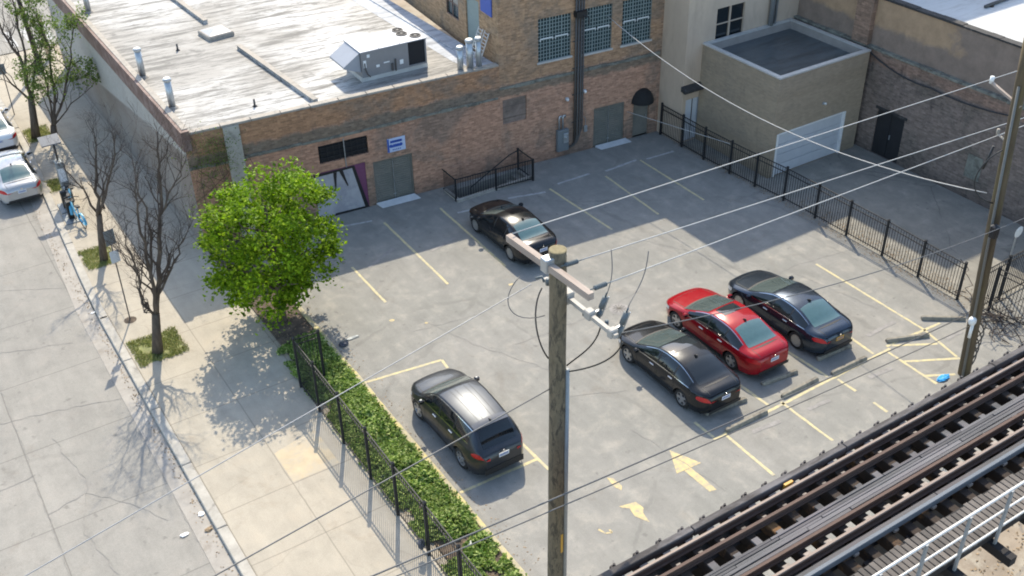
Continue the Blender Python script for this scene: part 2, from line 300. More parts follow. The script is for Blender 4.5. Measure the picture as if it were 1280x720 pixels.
mt['plank'] = surf('grey_walk_planks', (0.10, 0.098, 0.10), 0.85, var=0.4, scale=3, stretch=(0.15, 1, 1), island=0.35, c2=(0.11, 0.10, 0.105), c2scale=3, bmp=0.5)
mt['deck'] = surf('grey_deck_boards', (0.10, 0.086, 0.074), 0.85, var=0.25, scale=3, island=0.35, bmp=0.5)
mt['girder'] = plain('dark_steel_girder', (0.012, 0.010, 0.010), 0.8)
mt['steelblue'] = surf('blue_grey_steel', (0.10, 0.115, 0.135), 0.65, 0.1, var=0.15, scale=3, stretch=(0.2, 1, 1))
mt['handrail'] = plain('silver_painted_rail', (0.55, 0.53, 0.50), 0.5, 0.1)
mt['post_grey'] = plain('galvanised_post', (0.27, 0.28, 0.28), 0.55, 0.3)
mt['concrete_stop'] = surf('wheel_stop_concrete', (0.24, 0.22, 0.175), 0.9, var=0.25, scale=4, c2=(0.15, 0.135, 0.11), c2scale=3, bmp=0.5)
mt['rubber'] = plain('tyre_rubber', (0.014, 0.014, 0.014), 0.8)
mt['alloy'] = plain('alloy_rim', (0.42, 0.42, 0.42), 0.35, 0.8)
mt['alloy_dark'] = plain('grey_alloy_rim', (0.20, 0.20, 0.20), 0.35, 0.8)
mt['plastic'] = plain('black_plastic', (0.012, 0.012, 0.013), 0.6)
mt['chrome'] = plain('chrome_trim', (0.6, 0.6, 0.6), 0.15, 1.0)
mt['taillight'] = plain('red_tail_lens', (0.42, 0.006, 0.012), 0.25, 0.0, 0.3)
mt['headlight'] = plain('clear_lamp_lens', (0.45, 0.47, 0.48), 0.1, 0.2, 1.0)
mt['plate'] = plain('number_plate_white', (0.55, 0.57, 0.60), 0.4)
mt['plate_orange'] = plain('number_plate_yellow', (0.50, 0.27, 0.03), 0.4)
mt['p_black'] = carpaint('black_car_paint', (0.014, 0.016, 0.019), 0.5)
mt['p_brown'] = carpaint('very_dark_brown_car_paint', (0.018, 0.014, 0.013), 0.3)
mt['p_blue'] = carpaint('dark_blue_grey_car_paint', (0.035, 0.048, 0.068), 0.7)
mt['p_spoiler'] = carpaint('grey_roof_edge_paint', (0.10, 0.105, 0.115), 0.3)
mt['p_red'] = carpaint('red_car_paint', (0.27, 0.004, 0.009), 0.1)
mt['p_grey'] = carpaint('charcoal_car_paint', (0.045, 0.050, 0.058), 0.75, 0.34)
mt['p_silver'] = carpaint('silver_car_paint', (0.40, 0.40, 0.40), 0.4)
mt['p_white'] = carpaint('white_car_paint', (0.72, 0.72, 0.72), 0.05)
mt['carglass_front'] = plain('windshield_glass', (0.07, 0.09, 0.085), 0.05, 0.0, 0.6)
mt['carglass'] = plain('car_glass', (0.008, 0.011, 0.013), 0.03, 0.0, 0.2)
mt['carglass_rear'] = plain('tinted_rear_glass', (0.05, 0.105, 0.11), 0.05, 0.0, 0.6)
mt['bark'] = surf('grey_brown_bark', (0.085, 0.062, 0.045), 0.95, var=0.4, scale=8, c2=(0.13, 0.10, 0.07), c2scale=5, stretch=(1, 1, 0.3), bmp=0.9, bscale=30)
mt['twig'] = surf('dark_twig_bark', (0.065, 0.048, 0.038), 0.95, var=0.3, scale=8, bmp=0)
mt['panel_blue'] = plain('solar_panel', (0.06, 0.08, 0.11), 0.45)
mt['bikeblue'] = plain('light_blue_bike_paint', (0.08, 0.33, 0.50), 0.4)
mt['bluecloth'] = plain('bright_blue_plastic', (0.03, 0.30, 0.62), 0.5)
mt['greycloth'] = plain('dark_grey_cloth', (0.06, 0.065, 0.08), 0.9)
def leafmat(name, stops, rough=0.5, trans=0.35, clump=1.1):
    m, t, b = newmat(name); g = N(t, 'ShaderNodeNewGeometry')
    col = ramp(t, g.outputs['Random Per Island'], stops)
    col = mix(t, 1.0, col, ramp(t, noise_n(t, coords(t), clump, 3), [(0.3, 0.72), (0.7, 1.22)]), 'MULTIPLY')
    L(t, col, b.inputs['Base Color']); b.inputs['Roughness'].default_value = rough; b.inputs['Specular IOR Level'].default_value = 0.12
    tr = N(t, 'ShaderNodeBsdfTranslucent'); L(t, mix(t, 1.0, col, (1.2, 1.3, 0.6), 'MULTIPLY'), tr.inputs[0])
    ms = N(t, 'ShaderNodeMixShader'); ms.inputs[0].default_value = trans
    L(t, b.outputs[0], ms.inputs[1]); L(t, tr.outputs[0], ms.inputs[2]); L(t, ms.outputs[0], t.nodes['Material Output'].inputs[0])
    return m
mt['leaf'] = leafmat('spring_maple_leaf', [(0, (0.05, 0.10, 0.005)), (0.3, (0.12, 0.205, 0.008)), (0.7, (0.19, 0.30, 0.012)), (1, (0.30, 0.40, 0.022))])
mt['leaf2'] = leafmat('young_leaf', [(0, (0.08, 0.13, 0.025)), (0.6, (0.14, 0.20, 0.045)), (1, (0.25, 0.30, 0.10))])
mt['ivy'] = leafmat('ground_cover_leaf', [(0, (0.06, 0.12, 0.022)), (0.4, (0.18, 0.27, 0.055)), (1, (0.40, 0.46, 0.17))], 0.5, 0.25, 1.6)
mt['grass'] = leafmat('grass_blade', [(0, (0.15, 0.18, 0.05)), (0.6, (0.25, 0.27, 0.09)), (1, (0.40, 0.35, 0.17))], 0.6, 0.2, 3)
mt['deadleaf'] = surf('dry_litter', (0.24, 0.17, 0.10), 0.9, var=0.3, scale=5, island=0.5, bmp=0)

# ---------------------------------------------------------------- mesh helpers
class MB:
    def __init__(s, xf=None): s.v = []; s.f = []; s.mi = []; s.xf = xf; s.m = 0
    def add(s, vs, fs):
        b = len(s.v)
        for p in vs:
            p = Vector(p)
            if s.xf is not None: p = s.xf @ p
            s.v.append(p)
        for f in fs: s.f.append([i+b for i in f]); s.mi.append(s.m)
        return s
    def box(s, x0, x1, y0, y1, z0, z1):
        return s.add([(x0, y0, z0), (x1, y0, z0), (x1, y1, z0), (x0, y1, z0), (x0, y0, z1), (x1, y0, z1), (x1, y1, z1), (x0, y1, z1)],
                     [(3, 2, 1, 0), (4, 5, 6, 7), (0, 1, 5, 4), (1, 2, 6, 5), (2, 3, 7, 6), (3, 0, 4, 7)])
    def bbox(s, x0, x1, y0, y1, z0, z1, b=0.01):   # box with chamfered upper and vertical edges
        b = min(b, (x1-x0)/3, (y1-y0)/3, (z1-z0)/3)
        def ring(i, z): return [(x0+i+b, y0+i, z), (x1-i-b, y0+i, z), (x1-i, y0+i+b, z), (x1-i, y1-i-b, z), (x1-i-b, y1-i, z), (x0+i+b, y1-i, z), (x0+i, y1-i-b, z), (x0+i, y0+i+b, z)]
        vs = ring(0, z0)+ring(0, z1-b)+ring(b, z1); fs = [tuple(range(7, -1, -1)), tuple(range(16, 24))]
        for k in (0, 8):
            for i in range(8): j = (i+1) % 8; fs.append((k+i, k+j, k+8+j, k+8+i))
        return s.add(vs, fs)
    def bar(s, a, b, w, h=None, up=(0, 0, 1)):
        a = Vector(a); b = Vector(b); d = (b-a).normalized(); h = h or w
        u = Vector(up)
        if abs(d.dot(u)) > 0.98: u = Vector((1, 0, 0))
        sx = d.cross(u).normalized()*w/2; sy = sx.cross(d).normalized()*h/2
        vs = [a-sx-sy, a+sx-sy, a+sx+sy, a-sx+sy, b-sx-sy, b+sx-sy, b+sx+sy, b-sx+sy]
        return s.add(vs, [(0, 1, 2, 3), (7, 6, 5, 4), (4, 5, 1, 0), (5, 6, 2, 1), (6, 7, 3, 2), (7, 4, 0, 3)])
    def tube(s, pts, rad, n=8, cap=True):
        pts = [Vector(p) for p in pts]
        if not hasattr(rad, '__len__'): rad = [rad]*len(pts)
        vs = []; prev = None
        for i, p in enumerate(pts):
            d = (pts[min(i+1, len(pts)-1)]-pts[max(i-1, 0)]).normalized()
            if prev is None:
                u = Vector((0, 0, 1)) if abs(d.z) < 0.9 else Vector((1, 0, 0)); a = d.cross(u).normalized()
            else:
                a = (prev-d*prev.dot(d)); a = a.normalized() if a.length > 1e-6 else d.orthogonal().normalized()
            prev = a; bb = d.cross(a)
            for k in range(n): an = 2*PI*k/n; vs.append(p+(a*math.cos(an)+bb*math.sin(an))*rad[i])
        fs = []
        for i in range(len(pts)-1):
            for k in range(n): j = (k+1) % n; fs.append((i*n+k, i*n+j, (i+1)*n+j, (i+1)*n+k))
        if cap: fs.append(tuple(range(n-1, -1, -1))); fs.append(tuple(range((len(pts)-1)*n, len(pts)*n)))
        return s.add(vs, fs)
    def cyl(s, x, y, z0, z1, r, r2=None, n=20): return s.tube([(x, y, z0), (x, y, z1)], [r, r if r2 is None else r2], n)
    def lathe(s, prof, n=24, M=None):
        M = M or Matrix.Identity(4); vs = []; fs = []
        for r, z in prof:
            for k in range(n): a = 2*PI*k/n; vs.append(M @ Vector((r*math.cos(a), r*math.sin(a), z)))
        for i in range(len(prof)-1):
            for k in range(n): j = (k+1) % n; fs.append((i*n+k, i*n+j, (i+1)*n+j, (i+1)*n+k))
        return s.add(vs, fs)
    def prism(s, poly, z0, z1, axis='z'):
        n = len(poly)
        def P(a, b, z): return (a, b, z) if axis == 'z' else ((a, z, b) if axis == 'y' else (z, a, b))
        vs = [P(a, b, z0) for a, b in poly]+[P(a, b, z1) for a, b in poly]
        fs = [tuple(range(n-1, -1, -1)), tuple(range(n, 2*n))]+[(i, (i+1) % n, n+(i+1) % n, n+i) for i in range(n)]
        return s.add(vs, fs)
    def build(s, name, mat, parent=None, smooth=False, loc=None):
        me = bpy.data.meshes.new(name)
        vs = s.v
        if loc is not None: vs = [p-Vector(loc) for p in vs]
        me.from_pydata([tuple(p) for p in vs], [], s.f)
        for m in (mat if isinstance(mat, (list, tuple)) else [mat]): me.materials.append(m)
        if isinstance(mat, (list, tuple)): me.polygons.foreach_set('material_index', s.mi)
        if smooth: me.polygons.foreach_set('use_smooth', [True]*len(me.polygons))
        me.update()
        o = bpy.data.objects.new(name, me); C.objects.link(o)
        if loc is not None: o.location = loc
        if parent is not None: o.parent = parent
        return o
def tag(o, label=None, cat=None, group=None, kind=None):
    if label: o['label'] = label
    if cat: o['category'] = cat
    if group: o['group'] = group
    if kind: o['kind'] = kind
    return o
def thing(name, label, cat, loc=(0, 0, 0), rotz=0, group=None):
    o = bpy.data.objects.new(name, None); C.objects.link(o); o.location = loc; o.rotation_euler = (0, 0, rotz)
    o.empty_display_size = 0.2
    return tag(o, label, cat, group)
def fix_normals(o):
    import bmesh
    bm = bmesh.new(); bm.from_mesh(o.data); bmesh.ops.recalc_face_normals(bm, faces=bm.faces); bm.to_mesh(o.data); bm.free(); return o
def holes_grid(u0, u1, v0, v1, holes):
    us = sorted({u0, u1, *[h[0] for h in holes], *[h[1] for h in holes]}); vs = sorted({v0, v1, *[h[2] for h in holes], *[h[3] for h in holes]})
    us = [u for u in us if u0 <= u <= u1]; vs = [v for v in vs if v0 <= v <= v1]; out = []
    for a, b in zip(us, us[1:]):
        for c, d in zip(vs, vs[1:]):
            m = ((a+b)/2, (c+d)/2)
            if not any(h[0] < m[0] < h[1] and h[2] < m[1] < h[3] for h in holes): out.append((a, b, c, d))
    return out
def wall(mb, u0, u1, z0, z1, holes=(), depth=0.18, y=0.0):   # wall in local xz plane facing -y, openings with reveals
    for a, b, c, d in holes_grid(u0, u1, z0, z1, holes): mb.add([(a, y, c), (b, y, c), (b, y, d), (a, y, d)], [(0, 1, 2, 3)])
    for a, b, c, d in holes:
        e = y+depth
        mb.add([(a, y, c), (a, y, d), (a, e, d), (a, e, c)], [(0, 1, 2, 3)]); mb.add([(b, y, d), (b, y, c), (b, e, c), (b, e, d)], [(0, 1, 2, 3)])
        mb.add([(a, y, d), (b, y, d), (b, e, d), (a, e, d)], [(0, 1, 2, 3)]); mb.add([(a, y, c), (a, e, c), (b, e, c), (b, y, c)], [(0, 1, 2, 3)])
        mb.add([(a, e, c), (b, e, c), (b, e, d), (a, e, d)], [(0, 1, 2, 3)])
def sheet(mb, x0, x1, y0, y1, z, holes=()):
    for a, b, c, d in holes_grid(x0, x1, y0, y1, holes): mb.add([(a, c, z), (b, c, z), (b, d, z), (a, d, z)], [(0, 1, 2, 3)])

# ---------------------------------------------------------------- ground, road, walk, lot
WALK_X = 4.3; FACADE0 = Vector((8.75, 36.25, 0)); FROT = -math.atan2(1.88, 20.86)
FU = Vector((math.cos(FROT), math.sin(FROT), 0)); FN = Vector((-FU.y, FU.x, 0))
def FP(s, off=0, z=0): p = FACADE0+FU*s-FN*off; return Vector((p.x, p.y, z))
pit = (18.8, 22.2, 33.95, 34.85)
b = MB(); sheet(b, -300, 400, -200, 500, -0.18, [pit]); tag(b.build('ground', mt['terrain']), kind='structure')
b = MB(); sheet(b, -9, 3.9, -60, 220, -0.13); sheet(b, 3.9, 60, 62.5, 76, -0.13); tag(b.build('street_road', mt['road']), kind='structure')
def KX(y): return min(.75, max(0, y-35)*.05)
b = MB(); b.prism([(WALK_X+.004, 5), (8.745, 5), (8.745, 62), (WALK_X+.004+KX(62), 62), (WALK_X+.004+KX(50), 50), (WALK_X+.004, 35)], -.2, 0)
b.box(8.745, 10.3, 5, 15.6, -0.2, -0.002); b.box(8.745, 8.9, 58.5, 62.0, -0.2, -0.003)
tag(b.build('sidewalk', mt['walk']), kind='structure')
b = MB(); y = 4.0
while y < 62:
    b.xf = Matrix.Translation((KX(y), y, 0)) @ Matrix.Rotation(-math.atan2(KX(y+3)-KX(y), 3), 4, 'Z'); b.bbox(4.0, WALK_X, 0, 2.98, -0.2, 0.012, 0.02); y += 3.0
tag(b.build('kerb', mt['kerb']), kind='structure')
b = MB(); b.prism([(3.45, 4), (3.998, 4), (3.998, 35), (3.998+KX(50), 50), (3.998+KX(62), 62), (3.45+KX(62), 62), (3.45+KX(50), 50), (3.45, 35)], -.2, -.118); tag(b.build('gutter', mt['gutter']), kind='structure')
b = MB(); sheet(b, 10.19, 29.6, 11.5, 37.0, 0.0, [pit]); sheet(b, 29.6, 36.2, 11.5, 16.9, -0.001)
tag(b.build('parking_lot', mt['lot']), kind='structure')
b = MB(); sheet(b, 29.6, 36.2, 16.9, 35, -0.004); tag(b.build('alley', mt['alley']), kind='structure')
b = MB(); b.box(8.745, 10.05, 15.61, 37.2, -0.15, 0.05); tag(b.build('planter_soil', mt['dirt']), kind='structure')
b = MB(); y = 15.6
while y < 29.3:
    b.bbox(10.05+R.uniform(-.012, .012), 10.22+R.uniform(-.012, .012), y, y+1.48, -0.1, 0.10, 0.02); y += 1.5
tag(b.build('planter_kerb', mt['kerb_yellow']), kind='structure')
b = MB()
b.add([(6.5, 23.95, 0.004), (6.5, 22.5, 0.004), (7.95, 22.5, 0.004), (7.95, 24.3, 0.004)], [(0, 1, 2, 3)])
tag(b.build('tan_sidewalk_slab', mt['yellowslab']), kind='structure')
def line(mb, a, c, w=0.1, z=0.004):
    a = Vector((*a, z)); c = Vector((*c, z)); d = (c-a).normalized(); n = Vector((-d.y, d.x, 0))*w/2
    k = max(1, int((c-a).length/0.35)); rr = random.Random(int(a.x*100+c.y*37)); pl = []; pr = []
    for i in range(k+1):
        p = a.lerp(c, i/k); pl.append(p+n*(1+rr.uniform(-.2, .12))); pr.append(p-n*(1+rr.uniform(-.2, .12)))
    mb.add(pl+pr, [(i, i+1, k+2+i, k+1+i) for i in range(k)])
YL = [((18.19, 17.06), (18.18, 15.02)), ((20.65, 17.26), (20.66, 15.11)), ((22.95, 17.06), (22.98, 16.32)), ((25.39, 17.24), (25.37, 15.14)), ((27.36, 22.27), (27.36, 17.3)), ((27.36, 17.3), (27.04, 15.7)), ((24.97, 18.6), (24.92, 17.33)), ((20.15, 18.7), (20.22, 17.33)), ((22.63, 19.6), (22.78, 17.33)), ((17.79, 18.04), (17.82, 17.2)), ((17.75, 17.12), (25.58, 17.22)), ((25.58, 17.37), (28.11, 17.24)), ((25.77, 17.3), (27.09, 16.51)), ((25.44, 16.48), (27.06, 15.59)), ((25.38, 15.62), (26.25, 15.13)), ((23.02, 15.64), (23.02, 15.09)),
      ((12.89, 31.9), (12.88, 29.12)), ((15.4, 34.16), (15.32, 28.87)), ((17.83, 33.89), (17.70, 28.68)), ((22.44, 32.67), (22.6, 28.54)), ((25.05, 32.23), (24.85, 28.43)), ((27.18, 32.55), (27.13, 28.28)), ((10.26, 25.44), (12.89, 25.08)), ((12.89, 25.08), (12.85, 24.59)), ((12.88, 20.3), (12.92, 18.82)), ((10.29, 19.46), (12.87, 19.38))]
b = MB()
for i, (a, c) in enumerate(YL): line(b, a, c, 0.10, 0.004+0.0006*(i % 3))
tag(b.build('yellow_stall_markings', mt['yline']), kind='structure')
b = MB()
for a, c in [((22.96, 32.82), (24.62, 32.8)), ((25.31, 32.58), (27.04, 32.65)), ((27.46, 32.45), (28.93, 32.36)), ((20.56, 32.97), (22.15, 32.54)), ((18.23, 33.14), (18.85, 33.03)), ((13.2, 34.95), (15.06, 34.55))]: line(b, a, c, 0.13, 0.0045)
for k in range(6): line(b, (5.2+k*1.0, 63.2), (5.2+k*1.0, 66.0), 0.45, -0.124)
for k in range(5): line(b, (-1.5+k*1.2, 63.2), (-1.5+k*1.2, 66.0), 0.45, -0.124)
tag(b.build('white_ground_markings', mt['wline']), kind='structure')
b = MB()
b.add([(16.36, 17.50, .005), (15.90, 16.62, .005), (16.78, 16.57, .005)], [(0, 1, 2)]); b.add([(16.16, 16.59, .005), (16.2, 15.55, .005), (16.42, 15.5, .005), (16.42, 16.58, .005)], [(0, 1, 2, 3)])
b.add([(14.12, 17.62, .005), (14.08, 17.2, .005), (14.16, 16.98, .005), (14.28, 17.1, .005), (14.26, 17.5, .005)], [(0, 1, 2, 3, 4)])
b.add([(13.72, 16.52, .005), (13.78, 16.42, .005), (13.92, 16.3, .005), (13.86, 15.98, .005), (14.06, 15.58, .005), (14.13, 15.95, .005), (14.26, 16.1, .005), (14.22, 16.4, .005)], [tuple(range(8))])
for q in [((12.74, 16.15), (12.81, 15.93)), ((12.81, 15.93), (12.98, 15.86)), ((12.98, 15.86), (12.98, 15.98))]: line(b, *q, 0.06, 0.005)
for cx, cy, r in ((17.2, 27.55, .10), (12.55, 28.0, .10), (13.5, 27.2, .06), (24.3, 22.6, .22)): b.add([(cx+r*math.cos(a)*R.uniform(.6, 1.2), cy+r*math.sin(a)*R.uniform(.6, 1.2), .005) for a in [k*PI/4 for k in range(8)]], [tuple(range(8))])
tag(b.build('arrow_markings', mt['yfaded']), kind='structure')
b = MB()
for i, (a, c) in enumerate([((21.09, 16.53), (21.98, 16.48)), ((23.84, 16.56), (24.83, 16.48)), ((25.5, 18.13), (26.92, 18.16)), ((27.52, 16.53), (28.3, 16.5)), ((18.94, 16.73), (20.0, 16.62)), ((15.9, 31.2), (17.2, 31.5)), ((13.4, 31.5), (14.8, 32.2)), ((20.2, 33.3), (21.6, 32.9))]):
    line(b, a, c, 0.16, 0.0075)
tag(b.build('dark_stain_marks', mt['stain']), kind='structure')
# tar-filled cracks drawn in the lot surface
def crack(mb, pts, w=0.03, z=0.006, seed=0):
    rr = random.Random(seed); path = []
    for (a, c) in zip(pts, pts[1:]):
        n = max(2, int(math.dist(a, c)/0.25))
        for i in range(n): t_ = i/n; path.append((a[0]+(c[0]-a[0])*t_+rr.uniform(-.05, .05), a[1]+(c[1]-a[1])*t_+rr.uniform(-.05, .05)))
    path.append(pts[-1]); vl = []; vr = []
    for i, p in enumerate(path):
        q = path[min(i+1, len(path)-1)]; o_ = path[max(i-1, 0)]; dx, dy = q[0]-o_[0], q[1]-o_[1]; l = math.hypot(dx, dy) or 1; ww = w*rr.uniform(.25, .6)
        vl.append((p[0]-dy/l*ww, p[1]+dx/l*ww, z)); vr.append((p[0]+dy/l*ww, p[1]-dx/l*ww, z))
    k = len(path); mb.add(vl+vr, [(i, i+1, k+i+1, k+i) for i in range(k-1)])
mt['tar'] = surf('crack_filler', (0.215, 0.205, 0.188), 0.85, var=0.3, scale=6, bmp=0)
b = MB()
for i, pts in enumerate([[(13.4, 27.6), (14.2, 25.2), (15.6, 22.6)], [(15.4, 24.4), (18.5, 24.3), (21, 24.6)], [(21.4, 29.6), (23.3, 26.9), (24.6, 24.6), (24.9, 20.5)], [(12.9, 27), (15.2, 26.6)], [(16.0, 18.9), (16.6, 15.3)], [(22, 22.4), (27, 22.6), (29.4, 22.2)], [(26.2, 22.6), (27.0, 19)], [(28.4, 26), (28.8, 22), (29.2, 18.5)], [(14.9, 21.4), (17, 20.4)]]): crack(b, pts, 0.018, 0.006, i)
tag(b.build('lot_cracks', mt['tar']), kind='structure')
b = MB()
for i, pts in enumerate([[(0.30, 38), (0.22, 25), (0.12, 20)], [(-2, 30.6), (1.3, 29.87), (3.5, 29.26)], [(-2, 33.9), (0.68, 34.04), (2.88, 33.2)], [(0.2, 25.3), (1.3, 25.6), (2.2, 24.6), (3.0, 23.2)], [(3.5, 27), (3.4, 22.5), (3.7, 19)], [(1.4, 38), (4.0, 36.6)], [(1.1, 28.5), (1.5, 26), (0.9, 24), (1.3, 22)], [(-1, 27), (0.3, 27.2)]]): crack(b, pts, 0.020, -0.121, 30+i)
tag(b.build('road_cracks', mt['tar']), kind='structure')
# drain cover in the lot
t = thing('manhole_cover', 'round cast iron drain cover set in the asphalt beyond the parked red sedan', 'manhole cover', (19.55, 24.1, 0))
b = MB(); b.lathe([(0, .012), (.27, .012), (.30, .006), (.36, .004)], 28); b.build('frame', mt['stain'], t)
b = MB()
for k in range(6): a = k*PI/6; b.bar((-.24*math.cos(a), -.24*math.sin(a), .014), (.24*math.cos(a), .24*math.sin(a), .014), .02, .012)
b.build('ribs', mt['conduit'], t)

# stairwell pit below the railing
b = MB(); x0, x1, y0, y1 = pit
b.box(x0-.13, x1+.13, y0-.13, y0, -0.1, 0.12); b.box(x0-.13, x0, y0, y1+.14, -0.1, 0.119)
pitk = tag(b.build('stairwell_kerb', mt['kerb']), kind='structure')
b = MB(); b.add([(x0, y0, -1.6), (x1, y0, -1.6), (x1, y1, -1.6), (x0, y1, -1.6), (x0, y0, .0), (x1, y0, .0), (x1, y1, .0), (x0, y1, .0)], [(0, 1, 2, 3), (0, 1, 5, 4), (1, 2, 6, 5), (2, 3, 7, 6), (3, 0, 4, 7)])
for k in range(7): b.box(x1-.28*(k+1), x1-.28*k, y0, y1, -1.6, -0.2*(k+1)+.05)
tag(b.build('stairwell', mt['alley']), kind='structure')

# ---------------------------------------------------------------- low building
ZR = 4.9
bl = thing('low_brick_building', 'low brick building with a streaky white roof and graffiti on its parking lot face', 'building', tuple(FACADE0), FROT)
SL = 13.2
def to_local(x, y, z=0): p = Vector((x, y, 0))-FACADE0; return (p.dot(FU), p.dot(FN), z)
door1 = (7.1, 8.82, 0.0, 1.95); dark1 = (4.93, 6.98, 2.42, 3.2); graf = (4.6, 6.78, 0.0, 2.06); bw = (13.02, 14.15, 2.2, 3.32)
b = MB(); wall(b, 0, SL-.3, -0.3, ZR, [door1, dark1, graf], 0.14); b.build('front_wall', mt['brick'], bl)
b = MB(); pw = [to_local(8.75, 36.25), to_local(8.75, 58.3)]
# west wall, local skewed; built in world axes then moved into the root frame
inv = bl.matrix_basis.inverted() if False else (Matrix.Translation(FACADE0) @ Matrix.Rotation(FROT, 4, 'Z')).inverted()
ub = MB(inv); ub.add([(8.75, 36.25, -.3), (8.75, 58.3, -.3), (8.75, 58.3, ZR), (8.75, 36.25, ZR)], [(3, 2, 1, 0)])
ub.add([(8.75, 58.3, -.3), (26, 58.3, -.3), (26, 58.3, ZR), (8.75, 58.3, ZR)], [(0, 1, 2, 3)])
# wall keeps world axes for its two-coat paint
wo = MB(); wo.add([(0, 0, -.3), (0, 22.05, -.3), (0, 22.05, ZR), (0, 0, ZR)], [(3, 2, 1, 0)]); wo.add([(0, 22.05, -.3), (14, 22.05, -.3), (14, 22.05, ZR), (0, 22.05, ZR)], [(3, 2, 1, 0)])
wo = wo.build('side_wall', mt['west'], bl); wo.rotation_euler = (0, 0, -FROT)
# material for the side wall uses local y: shift boundary constants for local coordinates
mw = mt['west'].node_tree
for n_ in mw.nodes:
    if n_.type == 'MATH' and n_.operation == 'ADD' and abs(n_.inputs[1].default_value-9.05) < 1e-3: n_.inputs[1].default_value = 4.05
rb = MB(inv); rx = 21.62
rb.add([(8.95, 36.35, ZR-.06), (rx, 35.2, ZR-.06), (rx, 58.2, ZR-.06), (8.95, 58.2, ZR-.06)], [(0, 1, 2, 3)])
rf = rb.build('roof', mt['roof'], bl)
gb = MB(inv); gb.add([(20.3, 36.6, ZR-.052), (rx-.01, 36.6, ZR-.052), (rx-.01, 58, ZR-.052), (20.0, 58, ZR-.052)], [(0, 1, 2, 3)]); gb.add([(20.75, 35.2, ZR-.053), (rx-.01, 35.15, ZR-.053), (rx-.01, 36.6, ZR-.053), (20.3, 36.6, ZR-.053)], [(0, 1, 2, 3)])  # greyer sheets paint the tall wall's shade along this roof edge
gb.bar((21.0, 36, ZR-.03), (20.75, 58, ZR-.03), .10, .05)
gb.build('roof_shade_strip', mt['roof_grey'], bl)
cb_ = MB(inv); cb_.box(8.66, 8.97, 36.1, 58.4, ZR-.62, ZR+.16)
cb_.build('side_parapet', mt['coping_red'], bl)
ch = MB(inv); ch.box(8.78, 9.0, 36.3, 58.4, ZR+.162, ZR+.19); ch.build('parapet_cap', mt['coping_pale'], bl)
cf = MB(); s = 0.25
while s < SL-.35:
    e = min(s+1.15, SL-.32); cf.bbox(s, e-.02, -.05, .24, ZR-.03+R.uniform(-.01, .01), ZR+.05, .015); s = e
cf.build('front_coping', mt['coping_pale'], bl)
belt = MB()
s = 0.0
while s < SL-.5: e = s+R.uniform(.5, 1.1); belt.box(s, min(e, SL-.4)-.01, -.035-R.uniform(0, .02), -.002, 3.42+R.uniform(-.03, .03), 3.52+R.uniform(-.03, .03)); s = e
belt.build('brick_ledge', mt['ledge'], bl)
pb = MB(); pb.box(1.45, 2.05, -.08, -.003, -.3, ZR-.04); pb.build('pilaster', mt['kerb'], bl)
def roller_door(parent, s0, s1, z1, mat, name='roller_door'):
    m_ = MB(); z = 0.02; y_ = .09
    while z < z1-.001:
        e = min(z+.1, z1); m_.add([(s0, y_, z), (s1, y_, z), (s1, y_-.014, z+.03), (s0, y_-.014, z+.03), (s1, y_-.014, e-.01), (s0, y_-.014, e-.01), (s1, y_, e), (s0, y_, e)], [(0, 1, 2, 3), (3, 2, 4, 5), (5, 4, 6, 7)]); z = e
    o = m_.build(name, mat, parent)
    k = MB(); k.box(s0, s0+.06, .05, .088, 0, z1); k.box(s1-.06, s1, .05, .088, 0, z1); k.box(s0, s1, .045, .086, z1-.07, z1); k.build('door_frame', mat, o)
    h = MB(); h.box((s0+s1)/2-.008, (s0+s1)/2+.008, .045, .072, .02, z1-.08); h.box((s0+s1)/2-.06, (s0+s1)/2+.06, .05, .075, .25, .28); h.build('handle', mt['galv'], o)
    return o
roller_door(bl, door1[0], door1[1], door1[3], mt['greendoor'])
# graffiti panel: primer, purple ground and black strokes
g = MB(); g.box(4.6, 6.78, .03, .10, 0, 2.06); gr = g.build('graffiti_panel', mt['purple'], bl)
g = MB(); g.prism([(4.62, .05), (6.62, .02), (6.28, 1.92), (5.35, 1.98), (4.62, 1.9)], .012, .028, 'y'); g.build('painted_letter', mt['grafwhite'], gr)
g = MB()
g.prism([(6.2, 2.0), (6.32, 2.0), (6.76, .02), (6.6, .02)], .004, .011, 'y')
g.prism([(4.62, 2.0), (6.28, 2.02), (6.28, 1.94), (4.62, 1.9)], -.004, .003, 'y')
g.prism([(5.42, 1.92), (5.56, 1.92), (5.46, 1.15), (5.42, 1.15)], -.012, -.005, 'y')
g.prism([(5.66, 1.94), (5.82, 1.94), (5.98, 1.2), (5.94, 1.2)], -.012, -.005, 'y')
g.prism([(5.3, .1), (6.6, .08), (6.6, -.0), (5.3, .0)], -.012, -.005, 'y')
g.build('black_outline', mt['black'], gr)
# barred dark window with hanging pipe
g = MB(); g.box(dark1[0], dark1[1], .10, .13, dark1[2], dark1[3]); wn = g.build('window', mt['dark'], bl)
g = MB()
for k in range(8): g.bar((dark1[0]+.12+k*.25, .03, dark1[2]), (dark1[0]+.12+k*.25, .03, dark1[3]), .02)
for k in range(3): g.bar((dark1[0], .045, dark1[2]+.2+k*.22), (dark1[1], .045, dark1[2]+.2+k*.22), .03)
g.box(5.95, 6.98, .01, .06, 2.66, 3.12) if False else None
g.build('bars', mt['blackfence'], wn)
g = MB(); g.tube([(5.98, -.03, 2.05), (5.98, -.03, 3.3)], .022); g.build('hanging_pipe', mt['galv'], bl)
